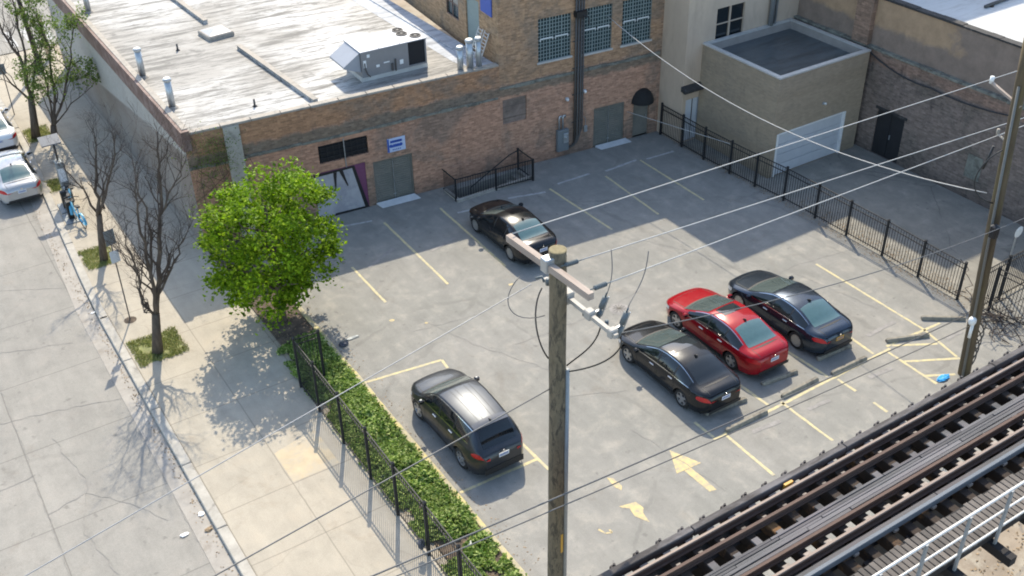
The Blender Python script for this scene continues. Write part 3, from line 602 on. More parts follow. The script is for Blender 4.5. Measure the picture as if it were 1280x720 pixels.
# blue and white sign
t = thing('wall_sign', 'small blue and white sign screwed to the brick above the wider green door', 'sign', tuple(FP(8.16, 0.02, 2.52)), FROT)
g = MB(); g.box(-.39, .39, -.02, 0, -.3, .3); g.build('board', mt['signwhite'], t)
g = MB(); g.box(-.385, -.31, -.026, -.0205, -.29, .29); g.build('blue_edge', mt['blue'], t)
g = MB()
for sx_ in (-.24, .20): g.prism([(sx_+.07*math.cos(a), -.03+.075*math.sin(a)) for a in [k*PI/5 for k in range(10)]], -.026, -.0205, 'y')
g.prism([(-.24, -.10), (.2, -.10), (.2, -.02), (.12, .03), (-.12, .03), (-.24, -.02)], -.0275, -.0262, 'y')
for k in range(7): g.box(-.24+k*.075, -.195+k*.075, -.026, -.0205, .12, .185)
for k in range(5): g.box(-.18+k*.08, -.135+k*.08, -.026, -.0205, -.23, -.18)
g.box(-.26, .24, -.026, -.0205, .095, .2)
g.build('printed_marks', mt['blue'], t)
for nm, s0, s1, dep, lab in (('door_ramp', 7.08, 8.78, .42, 'pale sloped concrete ramp below the wider green roller door'), ('door_ramp', 17.6, 19.2, .38, 'pale sloped concrete ramp below the green door near the arched awning')):
    t = tag(MB(Matrix.Translation(FACADE0) @ Matrix.Rotation(FROT, 4, 'Z')).add([(s0, -.02, .01), (s1, -.02, .01), (s1+.12, -dep, .012), (s0+.12, -dep, .012), (s0, -.02, .09), (s1, -.02, .09), (s1+.12, -dep, .02), (s0+.12, -dep, .02)], [(0, 1, 5, 4), (1, 2, 6, 5), (2, 3, 7, 6), (3, 0, 4, 7), (4, 5, 6, 7)]).build(nm, mt['step'], loc=tuple(FP((s0+s1)/2, .2, 0))), lab, 'ramp', 'door ramps')

# ---------------------------------------------------------------- tall brick building
tb = thing('tall_brick_building', 'tan brick building with three steel mesh windows rising behind the low roof', 'building', tuple(FP(12.9)), FROT)
HT = 7.7; TX = 12.9
def S(v): return v-TX
door2 = (S(17.5), S(19.1), 0, 1.9); door3 = (S(19.58), S(20.42), 0, 1.75)
wins = [(S(14.72), S(16.28), 4.62, 6.48), (S(16.82), S(18.28), 4.55, 6.52), (S(18.79), S(20.28), 4.56, 6.52)]
bwh = (S(13.02), S(14.15), 2.2, 3.32)
b = MB(); wall(b, 0, 20.92-TX, -.3, HT, [door2, door3, bwh]+wins, .14); b.build('front_wall', mt['brick_tall'], tb)
b = MB(); wx = .0
hs = [(-3.3-0.35, -2.0-.35, 5.6, 6.9)]
Rm = Matrix.Rotation(-PI/2, 4, 'Z')
b = MB(Rm); wall(b, -24, 0, ZR-.3, HT, [(-5.0, -3.75, 5.55, 7.0), (-3.0, -1.75, 4.9, 7.0)], .12); b.build('side_wall', mt['brick_tall_side'], tb)
b = MB(); b.box(0.05, 20.92-TX, .05, 24, HT-.06, HT-.001); b.build('roof', mt['roof_grey'], tb)
b = MB(); b.box(-.06, 20.95-TX, -.05, .28, HT, HT+.1); b.box(-.06, .28, .281, 24, HT, HT+.1); b.build('coping', mt['coping_dark'], tb)
b = MB(); s = 0.0
while s < 7.9: e = s+R.uniform(.5, 1.1); b.box(s, min(e, 7.95)-.01, -.04-R.uniform(0, .02), -.002, 3.78+R.uniform(-.03, .03), 3.9+R.uniform(-.03, .03)); s = e
b.build('brick_ledge', mt['ledge'], tb)
roller_door(tb, door2[0], door2[1], door2[3], mt['greendoor'])
b = MB(); b.box(door3[0], door3[1], .09, .12, 0.02, door3[3]); dd = b.build('side_door', mt['greendoor'], tb)
b = MB(); b.box(door3[1]-.12, door3[1]-.08, .05, .089, .85, .95); b.build('handle', mt['galv'], dd)
b = MB(); b.box(*bwh[:2], .06, .10, *bwh[2:]); b.build('bricked_up_window', mt['brick_dark'], tb)
for a_, b_, c_, d_ in wins:
    g = MB(); g.box(a_, b_, .10, .13, c_, d_); wn = g.build('window', mt['blockglass'], tb)
    g = MB(); nx = 11; nz = 12
    for i in range(nx+1): x = a_+(b_-a_)*i/nx; g.bar((x, .05, c_), (x, .05, d_), .028 if i % 4 else .04)
    for i in range(nz+1): z = c_+(d_-c_)*i/nz; g.bar((a_, .056, z), (b_, .056, z), .028)
    g.build('mesh_grille', mt['mesh'], wn)
    g = MB(); zc = c_+(d_-c_)*.53; wd_ = b_-a_
    for q in (.07, .53):
        x0_, x1_ = a_+wd_*q, a_+wd_*(q+.38); g.bar((x0_, .02, zc), (x1_, .02, zc), .035); g.bar((x0_, .021, zc-.1), (x0_, .021, zc), .025); g.bar((x1_, .021, zc-.1), (x1_, .021, zc), .025)
    g.build('tilt_frame', mt['white'], wn)
    g = MB(); g.box(a_-.06, b_+.06, -.05, .04, c_-.07, c_+.005); g.build('sill', mt['rim'], wn)
# side window, doorway panel and blue sheet above the low roof
g = MB(Rm); g.box(-5.0, -3.75, .08, .11, 5.55, 7.0); wn = g.build('window', mt['blockglass'], tb)
g = MB(Rm); g.box(-4.95, -3.8, .04, .07, 6.2, 6.95); g.build('blind', mt['coping_pale'], wn)
g = MB(Rm)
for x in (-5.0, -4.4, -3.78): g.bar((x, .03, 5.55), (x, .03, 7.0), .04)
for z in (5.57, 6.18, 6.98): g.bar((-5, .031, z), (-3.75, .031, z), .04)
g.build('frame', mt['coping_red'], wn)
g = MB(Rm); g.box(-3.0, -1.75, .06, .10, 4.9, 7.0); g.build('roof_door', mt['mesh'], tb)
g = MB(Rm); g.box(-1.5, -.5, -.04, -.002, 6.75, 7.6); g.build('blue_panel', mt['blue'], tb)
t = thing('folding_ladder', 'pale folded lattice ladder leaning on the tan brick wall above the low roof', 'ladder', tuple(FP(12.9, 0, ZR-.04)), FROT)
for dy in (0.0, .55):
    g = MB()
    for q in (0, .42): g.bar((-.50, .75+dy+q*.9, 0), (-.04, .75+dy+q*.9, 1.15), .035)
    for k in range(9): f = k/9+.05; g.bar((-.50+.46*f, .75+dy, 1.15*f), (-.50+.46*f, .75+dy+.38, 1.15*f), .03)
    g.build('lattice_section', mt['handrail'], t)
# awning over the small door
t = thing('arched_awning', 'small black half-dome canvas awning above the narrow door', 'awning', tuple(FP(20.0, 0, 1.72)), FROT)
g = MB(); vs = []; fs = []
for i in range(13):
    a = PI*i/12
    for j in range(7): q = PI/2*j/6; vs.append((-.55*math.cos(a)*math.cos(q*.0) * (math.cos(q) if True else 1), -.55*math.sin(q)-.01, .62*math.sin(a)*math.cos(q)))
for i in range(12):
    for j in range(6): fs.append((i*7+j, (i+1)*7+j, (i+1)*7+j+1, i*7+j+1))
g.add(vs, fs); g.build('canopy', mt['awning'], t, True)
g = MB(); g.bar((-.55, -.02, 0), (.55, -.02, 0), .03); g.tube([(.55*math.cos(PI*k/8), -.55*math.sin(PI*k/8), 0) for k in range(9)], .012); g.build('frame', mt['black'], t)
# service conduits, meters
t = thing('electric_conduits', 'bundle of tall dark conduits running up the tan brick facade', 'conduit', tuple(FP(16.6)), FROT)
for k, (x, r, zb) in enumerate(((-.13, .045, .55), (.0, .05, .5), (.13, .045, .6), (.24, .035, .9))):
    g = MB(); g.tube([(x, -.09, zb), (x, -.09, 7.55)] if k < 1 else [(x-.5 if k == 1 else x-.35, -.09, zb-.1), (x-.15, -.09, zb-.05), (x, -.09, zb+.3), (x, -.09, 7.5+.1*k)], r); g.build('pipe', mt['conduit'], t, True)
for z in (1.5, 2.8, 4.0, 5.2, 6.4): g = MB(); g.box(-.24, .34, -.05, -.01, z, z+.05); g.build('clamp', mt['conduit'], t)
g = MB(); g.box(-.22, .28, -.3, -.02, 6.3, 6.55); g.tube([(.1, -.3, 6.4), (.28, -.42, 6.3), (.3, -.4, 6.0)], .03); g.build('weather_head', mt['black'], t)
t = thing('electric_meter', 'grey electric meter cabinet with two short pipes on the brick wall left of the conduits', 'meter', tuple(FP(15.85)), FROT)
g = MB(); g.bbox(-.28, .28, -.20, -.01, .35, 1.35, .02); g.build('cabinet', mt['meterbox'], t)
g = MB(); g.bbox(-.02, .24, -.26, -.205, .75, 1.2, .02); g.lathe([(0, .07), (.07, .06), (.09, 0)], 16, Matrix.Translation((.11, -.26, 1.0)) @ Matrix.Rotation(PI/2, 4, 'X')); g.build('meter', mt['galv'], t)
for x in (-.16, .02):
    g = MB(); g.tube([(x, -.1, 1.35), (x, -.1, 1.85), (x+.02, -.1, 1.98), (x+.1, -.1, 2.0), (x+.12, -.1, 1.9)], .04); g.build('pipe', mt['galv'], t, True)
t = thing('junction_box', 'small pale junction box right of the conduit bundle', 'junction box', tuple(FP(17.05, 0, .95)), FROT)
g = MB(); g.bbox(-.08, .08, -.1, -.01, 0, .28, .01); g.build('box', mt['galv'], t); g = MB(); g.tube([(0, -.05, .28), (0, -.05, .6), (-.1, -.05, .75)], .015); g.build('pipe', mt['galv'], t)
for s, z, lab in ((16.98, 2.88, 'small white lamp on the brick right of the conduits'), (16.1, 2.70, 'small white lamp on the brick left of the conduits')):
    t = thing('wall_lamp', lab, 'lamp', tuple(FP(s, 0, z)), FROT, 'wall lamps')
    g = MB(); g.bbox(-.08, .08, -.05, -.005, -.05, .07, .01); g.build('bracket', mt['galv'], t); g = MB(); g.lathe([(0, -.07), (.06, -.06), (.07, .02), (.04, .04), (0, .045)], 14, Matrix.Translation((0, -.09, 0))); g.build('shade', mt['white'], t, True)

# ---------------------------------------------------------------- beige building and annex
BY = 32.8
t = thing('beige_building', 'tall beige rendered building with a dark four-pane window behind the annex', 'building', (29.6, BY, 0))
H1 = 10.7
dw = (.22, 1.08, 0.0, 2.05); ww = (1.62, 3.22, 4.45, 5.9)
b = MB(); wall(b, 0, 8.7, -.3, H1, [dw, ww], .16); b.build('south_wall', mt['stucco'], t)
b = MB(Rm); wall(b, -1.62, 0, -.3, H1); b.build('west_wall', mt['stucco'], t)
b = MB(Rm); wall(b, -12, -1.62, HT, H1); b.build('west_wall', mt['stucco'], t)
b = MB(); b.box(0.02, 8.7, .02, 12, H1-.1, H1); b.build('roof', mt['roof_grey'], t)
b = MB(); b.box(8.7, 24, 0, 14, 0, 16.5); b.build('tower_block', mt['stucco'], t)
g = MB(); g.box(ww[0], ww[1], .10, .13, ww[2], ww[3]); wn = g.build('window', mt['glass'], t)
g = MB(); g.bar(((ww[0]+ww[1])/2, .07, ww[2]), ((ww[0]+ww[1])/2, .07, ww[3]), .07); g.bar((ww[0], .072, (ww[2]+ww[3])/2), (ww[1], .072, (ww[2]+ww[3])/2), .045); g.build('glazing_bars', mt['stucco'], wn)
g = MB(); g.box(ww[0]-.05, ww[1]+.05, -.04, .05, ww[2]-.07, ww[2]); g.build('sill', mt['rim'], wn)
g = MB(); g.box(dw[0], (dw[0]+dw[1])/2-.015, .08, .11, .02, dw[3]); g.box((dw[0]+dw[1])/2+.015, dw[1], .08, .11, .02, dw[3]); d_ = g.build('door', mt['whitedoor'], t)
g = MB(); g.bar(((dw[0]+dw[1])/2, .075, 0), ((dw[0]+dw[1])/2, .075, dw[3]), .04); g.build('frame', mt['conduit'], d_)
g = MB(); g.prism([(-.28, 2.62), (0, 2.78), (0, 2.55), (-.28, 2.5)], -.12, 1.0, 'x'); g.build('canopy', mt['coping_dark'], t)
g = MB(); g.tube([(4.75, -.14, 4.55), (4.75, -.14, 10.6)], .12, 12); g.build('downpipe', mt['post_grey'], t, True)
g = MB(); g.tube([(5.05, -.1, 4.55), (5.05, -.1, 10.6)], .06, 10); g.build('downpipe', mt['post_grey'], t, True)
AX0, AX1, AY0, AH = 30.55, 35.75, 28.15, 4.5
an = thing('brick_annex', 'flat-roofed buff brick annex with a wide white garage door', 'building', (AX0, AY0, 0))
gd = (.28, 4.25, 0, 1.95)
b = MB(); wall(b, 0, AX1-AX0, -.3, AH, [gd], .2); b.build('south_wall', mt['brick_annex'], an)
b = MB(Rm); wall(b, -(BY-AY0), 0, -.3, AH); b.build('west_wall', mt['brick_annex_s'], an)
b = MB(); b.box(.15, AX1-AX0-.15, .15, BY-AY0-.01, AH-.45, AH-.35); b.build('roof', mt['roof_annex'], an)
b = MB(); W_, D_ = AX1-AX0, BY-AY0
b.box(-.05, W_, -.05, .17, AH, AH+.06); b.box(-.05, .17, .1701, D_-.01, AH, AH+.06); b.box(W_-.17, W_, .1701, D_-.01, AH, AH+.06); b.box(.1701, W_-.1701, D_-.2, D_-.01, AH, AH+.06); b.build('roof_rim', mt['rim'], an)
b = MB(); b.box(.15, .17, .17, D_-.2, AH-.36, AH); b.box(W_-.17, W_-.15, .17, D_-.2, AH-.36, AH); b.box(.17, W_-.17, D_-.2, D_-.18, AH-.36, AH); b.build('parapet_inside', mt['stucco_grey'], an)
g = MB(); z = .02
g.box(gd[0]+.05, gd[1]-.05, .09, .12, 0, 1.93)
while z < 1.9: g.bbox(gd[0]+.06, gd[1]-.06, .05, .089, z, min(z+.45, 1.92), .012); z += .475
g_ = g.build('garage_door', mt['whitedoor'], an)
g = MB(); g.box(gd[0]-.04, gd[0]+.06, -.03, .12, 0, 1.98); g.box(gd[1]-.06, gd[1]+.04, -.03, .12, 0, 1.98); g.box(gd[0]+.06, gd[1]-.06, -.02, .12, 1.93, 1.99); g.build('door_frame', mt['white'], g_)
t = thing('wall_lamp', 'tiny security lamp on the buff annex wall above the garage door', 'lamp', (33.3, AY0, 2.75), 0, 'wall lamps')
g = MB(); g.bbox(-.06, .06, -.06, -.003, -.05, .05, .01); g.build('bracket', mt['galv'], t); g = MB(); g.lathe([(0, -.06), (.05, -.04), (.05, .03), (0, .04)], 12, Matrix.Translation((.05, -.1, 0))); g.build('lens', mt['white'], t, True)

# ---------------------------------------------------------------- right building
rbld = thing('dark_brick_building', 'long old dark brick building with a pale roof along the alley', 'building', (36.0, 8.0, 0))
HR = 6.62
Rw = Matrix.Rotation(-PI/2, 4, 'Z')     # local x -> -y
def rw(mb_y0, mb_y1): return (-(mb_y1-8), -(mb_y0-8))
b = MB(Rw); d0 = (*rw(25.95, 27.4), 0, 2.08)
wall(b, -(40-8), 0, -.3, 4.55, [d0], .2); b.build('lower_wall', mt['brick_dark'], rbld)
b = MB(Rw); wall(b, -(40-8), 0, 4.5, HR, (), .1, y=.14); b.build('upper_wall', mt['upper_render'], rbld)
b = MB(Rw); s = -32
while s < 0: b.box(s, s+1.0, -.07, .139, 4.5+R.uniform(-.01, .01), 4.60+R.uniform(-.01, .02)); s += 1.02
b.build('ledge', mt['ledge'], rbld)
for q in ((28.5, 29.35), (34.0, 34.8)): b = MB(Rw); b.box(*rw(*q), -.12, .139, 4.61, HR); b.build('pilaster', mt['brick_dark'], rbld)
b = MB(); b.box(.2, 22, 0, 33, HR-.08, HR-.02); b.build('roof', mt['roof_right'], rbld)
b = MB(Rw); s = -32
while s < 0: b.box(s, s+.55, .08, .42, HR, HR+.07+R.uniform(0, .03)); s += .56
b.build('coping', mt['coping_dark'], rbld)
g = MB(Rw); g.box(d0[0], (d0[0]+d0[1])/2-.01, .06, .10, .02, 2.06); g.box((d0[0]+d0[1])/2+.01, d0[1], .06, .10, .02, 2.06); dd = g.build('double_door', mt['darkdoor'], rbld)
g = MB(Rw); g.box((d0[0]+d0[1])/2+.06, (d0[0]+d0[1])/2+.1, .02, .059, .9, 1.1); g.build('handle', mt['galv'], dd)
g = MB(Rw); g.box(d0[0]-.1, d0[1]+.1, -.05, -.003, 2.09, 2.2); g.build('lintel', mt['coping_dark'], rbld)
def sag(a, b_, d, n=14):
    a = Vector(a); b_ = Vector(b_); return [a.lerp(b_, i/n)-Vector((0, 0, d*4*(i/n)*(1-i/n))) for i in range(n+1)]
g = MB(); g.tube([(-.09, 20.6, 4.5)]+sag((-.09, 20.6, 4.5), (-.09, 17, 3.9), .25)+sag((-.09, 17, 3.9), (-.09, 12.4, 4.3), .2), .03, 6); g.build('wall_cable', mt['cable'], rbld)
g = MB(Rw); g.box(*rw(23.4, 24.0), -.015, -.002, 3.5, 3.9) if False else g.box(*rw(22.0, 22.7), -.02, -.002, .9, 1.9); g.build('wall_patch', mt['ledge'], rbld)
t = thing('rooftop_pipe', 'dark pipe lying on the pale roof of the dark brick building', 'pipe', (38.6, 25.2, HR-.02))
g = MB(); g.tube([(0, 0, .08), (2.6, .2, .08)], .07, 8); g.build('pipe_run', mt['conduit'], t, True); g = MB(); g.box(.3, .45, -.1, .15, 0, .05); g.box(2.0, 2.15, .05, .3, 0, .05); g.build('support_block', mt['tie'], t)

# ---------------------------------------------------------------- roof items on the low building
def vent_pipe(x, y, h, r, lab, mat='galv'):
    t = thing('roof_vent_pipe', lab, 'vent pipe', (x, y, ZR-.06), 0, 'vent pipes on the low roof')
    g = MB(); g.cyl(0, 0, 0, h, r, r*1.0, 18); g.build('pipe', mt[mat], t, True)
    g = MB(); g.lathe([(r*1.0, h-.03), (r*1.22, h-.02), (r*1.22, h+.06), (r*.9, h+.1), (0, h+.1)], 18); g.build('cap', mt[mat], t)
    g = MB(); g.lathe([(r*1.8, .005), (r*1.1, .09), (r*1.02, .09)], 18); g.build('flashing', mt['coping_pale'], t)
vent_pipe(9.2, 42.5, 1.15, .13, 'second nearest grey vent pipe along the brown parapet')
vent_pipe(9.25, 38.9, 1.12, .13, 'grey vent pipe nearest the front corner of the white roof')
vent_pipe(9.4, 51.6, 1.1, .13, 'grey vent pipe farthest along the brown parapet')
vent_pipe(20.05, 35.55, .98, .125, 'shortest of three clustered steel flues beside the tan brick wall')
vent_pipe(20.47, 35.50, 1.2, .14, 'middle of three clustered steel flues beside the tan brick wall')
vent_pipe(20.84, 35.42, 1.22, .12, 'steel flue nearest the ladder in the cluster of three')
t = thing('rooftop_air_unit', 'large grey rooftop air conditioning unit with three fans and a sloping hood', 'air conditioner', (16.3, 36.8, ZR-.06), math.radians(-2))
g = MB(); g.box(-.02, 2.9, .05, 1.6, .005, .2); g.build('base_frame', mt['rim'], t)
g = MB(); g.box(0, 2.05, 0, 1.62, .2, 1.24); g.box(2.051, 2.86, .9, 1.62, .2, 1.24); g.box(2.8, 2.86, 0, .899, .2, 1.24); g.box(2.051, 2.799, 0, .899, .2, .26); g.build('cabinet', mt['hvac'], t)
g = MB(); g.box(2.06, 2.795, .05, .89, .262, 1.2); g.build('condenser_coil', mt['dark'], t)
for k, (x0_, x1_) in enumerate(((-.03, .78), (.79, 1.7), (1.71, 2.9))):
    g = MB(); g.bbox(x0_, x1_, -.03, 1.65, 1.241, 1.275, .01); g.build('top_panel', mt['hvactop'], t)
for x, y in ((2.25, 1.35), (2.22, .9), (2.6, .42)):
    g = MB(); g.lathe([(0, 1.279), (.2, 1.279)], 20, Matrix.Translation((x, y, 0))); f_ = g.build('fan', mt['dark'], t)
    g = MB(); g.lathe([(.195, 1.276), (.235, 1.276), (.235, 1.31), (.2, 1.31), (.195, 1.28)], 20, Matrix.Translation((x, y, 0)));
    for k in range(6): a = k*PI/6; g.bar((x-.2*math.cos(a), y-.2*math.sin(a), 1.3), (x+.2*math.cos(a), y+.2*math.sin(a), 1.3), .01)
    g.lathe([(0, 1.315), (.06, 1.31), (.07, 1.285)], 12, Matrix.Translation((x, y, 0))); g.build('fan_guard', mt['conduit'], f_)
g = MB(); g.prism([(-.02, 1.22), (-.72, .78), (-.72, .70), (-.02, .42)], .08, 1.5, 'y'); h_ = fix_normals(g.build('intake_hood', mt['hvactop'], t))
g = MB(); g.box(.25, .37, -.012, -.002, 1.0, 1.12); g.box(.08, .2, -.012, -.002, .6, .9); g.box(.62, .76, -.012, -.002, .52, .62); g.box(1.65, 1.8, -.012, -.002, .42, .6); g.box(.95, 1.2, -.012, -.002, .62, .66); g.build('label_plates', mt['white'], t)
g = MB(); g.tube([(.32, -.04, .2), (.2, -.05, .35), (.12, -.05, .6), (.13, -.03, .8)], .025, 6); g.build('pipe', mt['conduit'], t)
for q in ((1.45, .2, .7, .03), (1.3, .25, .55, .05)): g = MB(); g.tube([(q[0], -.03, q[1]), (q[0], -.04, q[2])], q[3], 6); g.build('pipe', mt['conduit'], t)
t = thing('roof_duct', 'long low curb running across the white roof from the skylight to the front edge', 'roof curb', (13.95, 35.9, ZR-.06))
g = MB(); 
g.bar((-.0, .2, .08), (-.4, 7.3, .08), .16, .16, (0, 0, 1)); g.build('curb', mt['roof'], t)
g = MB(); g.bar((0, .2, .172), (-.4, 7.3, .172), .22, .02); g.build('cap_strip', mt['coping_pale'], t)
t = thing('roof_duct', 'farther low curb on the white roof beyond the skylight', 'roof curb', (13.4, 46.9, ZR-.06))
g = MB(); g.bar((0, 0, .08), (-.35, 9, .08), .16, .16); g.build('curb', mt['roof'], t)
g = MB(); g.bar((0, 0, .172), (-.35, 9, .172), .22, .02); g.build('cap_strip', mt['coping_pale'], t)
t = thing('skylight', 'small low grey skylight between the two roof curbs', 'skylight', (13.3, 45.3, ZR-.06), .1)
g = MB(); g.bbox(-.6, .6, -.6, .6, 0, .2, .04); g.build('kerb_frame', mt['coping_pale'], t)
g = MB(); g.add([(-.5, -.5, .2), (.5, -.5, .2), (.5, .5, .2), (-.5, .5, .2), (0, 0, .32)], [(0, 1, 4), (1, 2, 4), (2, 3, 4), (3, 0, 4)]); g.build('dome', mt['hvactop'], t)
for x, y, lab in ((11.3, 44.5, 'tiny dark vent stub on the white roof near the parapet pipes'), (11.9, 37.2, 'tiny dark vent stub near the front edge of the white roof')):
    t = thing('roof_vent_stub', lab, 'vent', (x, y, ZR-.06), 0, 'vent stubs'); g = MB(); g.cyl(0, 0, 0, .3, .04); g.build('pipe', mt['conduit'], t, True); g = MB(); g.lathe([(.1, .005), (.045, .06)], 12); g.build('flashing', mt['coping_dark'], t)

# ---------------------------------------------------------------- fences
def fence(name, label, pts, h, group, pick=.115, end_post=True, postw=.075, finial=False):
    t = thing(name, label, 'fence', (*pts[0], 0), 0, group); o0 = Vector((*pts[0], 0))
    for i, p in enumerate(pts):
        q = Vector((*p, 0))-o0
        g = MB(); g.box(q.x-postw/2, q.x+postw/2, q.y-postw/2, q.y+postw/2, 0, h+.06); po = g.build('post', mt['blackfence'], t)
        g = MB(); g.add([(q.x-.05, q.y-.05, h+.061), (q.x+.05, q.y-.05, h+.061), (q.x+.05, q.y+.05, h+.061), (q.x-.05, q.y+.05, h+.061), (q.x, q.y, h+.10)], [(3, 2, 1, 0), (0, 1, 4), (1, 2, 4), (2, 3, 4), (3, 0, 4)]); g.build('post_cap', mt['blackfence'], po)
    for a, c in zip(pts, pts[1:]):
        a = Vector((*a, 0))-o0; c = Vector((*c, 0))-o0; d = c-a; n = max(1, int(d.length/pick)); g = MB()
        for z in (.14, h-.02, h-.22): g.bar((a.x, a.y, z), (c.x, c.y, z), .032, .028)
        for k in range(1, n): p = a+d*(k/n); g.bar((p.x, p.y, .06), (p.x, p.y, h-.03), .016)
        g.build('picket_panel', mt['blackfence'], t)
    return t
fence('metal_fence', 'black picket fence between the parking lot and the alley', [(29.50, 34.0), (29.5, 32.5), (29.48, 31.0), (29.53, 29.4), (29.62, 27.94), (29.75, 26.4), (29.78, 24.68), (29.8, 23.06), (29.82, 21.3), (29.77, 19.58), (29.75, 17.84)], 1.5, None)
fence('metal_fence', 'taller black picket fence in front of the leafy planter beside the sidewalk', [(9.24, 26.34), (8.43, 26.4), (8.43, 24.95), (8.43, 23.2), (8.43, 21.38), (8.42, 19.68), (8.43, 17.93), (8.42, 16.18), (8.43, 14.45), (8.42, 12.7)], 1.92, None)
fence('metal_gate', 'black picket gate closing the alley near the leaning utility pole', [(29.78, 17.0), (31.0, 17.05), (32.6, 17.1), (34.2, 17.15), (35.85, 17.2)], 1.75, None)
fence('metal_fence', 'short black picket fence between the leaning pole and the tracks', [(30.1, 16.8), (30.2, 15.4), (30.3, 14.0), (30.4, 12.5)], 1.75, None)
t = thing('stair_railing', 'low black railing around the sunken stairs by the brick wall', 'railing', (18.67, 34.0, 0))
cs = [(0.02, 1.1), (0, 0), (1.85, -.17), (3.6, -.34), (3.62, .86)]
for c in cs[1:]:
    g = MB(); g.box(c[0]-.035, c[0]+.035, c[1]-.035, c[1]+.035, 0, 1.04); g.build('post', mt['blackfence'], t)
for a, c in zip(cs, cs[1:]):
    g = MB(); a = Vector((*a, 0)); c = Vector((*c, 0)); d = c-a
    for z in (.1, 1.0): g.bar((a.x, a.y, z), (c.x, c.y, z), .035)
    for k in range(1, int(d.length/.115)): p = a+d*(k*.115/d.length); g.bar((p.x, p.y, .1), (p.x, p.y, 1.0), .016)
    g.build('picket_panel', mt['blackfence'], t)
g = MB(); g.tube([(1.0, .5, .1), (2.9, .42, 1.1), (3.4, .5, 1.15)], .025, 6); g.tube([(1.0, .5, .1), (1.0, .5, -.9)], .02, 6); g.build('stair_handrail', mt['blackfence'], t)

# ---------------------------------------------------------------- wheel stops
WS = [((18.24, 17.12), (19.98, 17.1), 'dark concrete wheel stop just below the yellow line, nearest the painted arrow'), ((20.78, 17.34), (22.44, 17.36), 'weathered wheel stop in front of the bay behind the red sedan, on the yellow line'), ((22.92, 17.28), (24.55, 17.24), 'wheel stop on the yellow line behind the dark blue sedan'),
      ((18.25, 18.13), (19.85, 17.92), 'wheel stop directly behind the black sedan bumper'), ((20.7, 18.2), (22.16, 18.04), 'wheel stop directly behind the red sedan bumper'), ((23.08, 18.13), (24.65, 18.05), 'wheel stop directly behind the dark blue sedan bumper'),
      ((25.72, 17.56), (27.23, 16.95), 'crooked wheel stop above the hatched yellow lines'), ((27.73, 17.78), (29.0, 16.86), 'crooked wheel stop touching the leaning utility pole')]
for a, c, lab in WS:
    a = Vector((*a, 0)); c = Vector((*c, 0)); d = c-a; l = d.length
    g = MB(); pr = [(-.085, 0), (.085, 0), (.07, .09), (.045, .12), (-.045, .12), (-.07, .09)]; rr = random.Random(int(a.x*10))
    st = [(-l/2, .75), (-l/2+.05, 1)]+[(-l/2+.05+(l-.1)*k/6, 1+rr.uniform(-.04, .02)) for k in range(1, 6)]+[(l/2-.05, 1), (l/2, .75)]
    vs = [(x, y_*s_, z_*s_ if z_ else 0) for x, s_ in st for y_, z_ in pr]; n = len(pr)
    fs = [(i*n+k, i*n+(k+1) % n, (i+1)*n+(k+1) % n, (i+1)*n+k) for i in range(len(st)-1) for k in range(n)]+[tuple(range(n-1, -1, -1)), tuple(range((len(st)-1)*n, len(st)*n))]
    g.add(vs, fs)
    for sx_ in (-l/3, l/3): g.cyl(sx_, 0, .115, .124, .02)
    o = fix_normals(g.build('wheel_stop', mt['concrete_stop'])); o.location = (a+c)/2+Vector((0, .05 if a.y < 17.5 and a.x < 25 else 0, .008)); o.scale = (.95, 1, 1); o.rotation_euler = (0, 0, math.atan2(d.y, d.x)); tag(o, lab, 'wheel stop', 'concrete wheel stops')

# ---------------------------------------------------------------- cars
def pchip(xs, ys):
    xs = np.array(xs, float); ys = np.array(ys, float); h = np.diff(xs); dl = np.diff(ys)/h; m = np.zeros(len(xs))
    for i in range(1, len(xs)-1):
        if dl[i-1]*dl[i] > 0: w1 = 2*h[i]+h[i-1]; w2 = h[i]+2*h[i-1]; m[i] = (w1+w2)/(w1/dl[i-1]+w2/dl[i])
    m[0] = dl[0]; m[-1] = dl[-1]
    def f(x):
        x = min(max(x, xs[0]), xs[-1]); i = min(int(np.searchsorted(xs, x, 'right')-1), len(xs)-2); t_ = (x-xs[i])/h[i]
        return float((2*t_**3-3*t_**2+1)*ys[i]+(t_**3-2*t_**2+t_)*h[i]*m[i]+(-2*t_**3+3*t_**2)*ys[i+1]+(t_**3-t_**2)*h[i]*m[i+1])
    return f
SEDAN = dict(L=4.65, W=.89, WB=2.70, fo=.90, top=[(0, .54), (.06, .66), (.18, .74), (.5, .82), (.9, .88), (1.12, .915), (1.5, 1.065), (1.9, 1.235), (2.25, 1.345), (2.65, 1.38), (3.0, 1.365), (3.3, 1.32), (3.7, 1.185), (4.02, 1.055), (4.2, 1.022), (4.42, 1.005), (4.53, .965), (4.60, .90), (4.65, .80)],
             rail=[(0, .50), (.12, .60), (.35, .70), (.8, .755), (1.1, .775), (1.5, .73), (2.05, .63), (2.5, .60), (3.1, .59), (3.5, .61), (3.95, .66), (4.2, .68), (4.45, .655), (4.58, .60), (4.65, .52)], drop=[(0, .06), (.5, .05), (1.1, .035), (1.5, .05), (2.0, .06), (3.1, .06), (3.9, .05), (4.2, .035), (4.65, .05)],
             belt=[(0, .46), (.15, .58), (.4, .68), (.8, .76), (1.3, .82), (2.2, .86), (3.2, .90), (4.0, .925), (4.35, .92), (4.5, .885), (4.6, .82), (4.65, .74)], ws=(1.17, 2.08), rg=(3.30, 4.06), sw=(1.40, 3.86), pil=[2.36, 3.16], rt=.32, tail=(.72, .87))
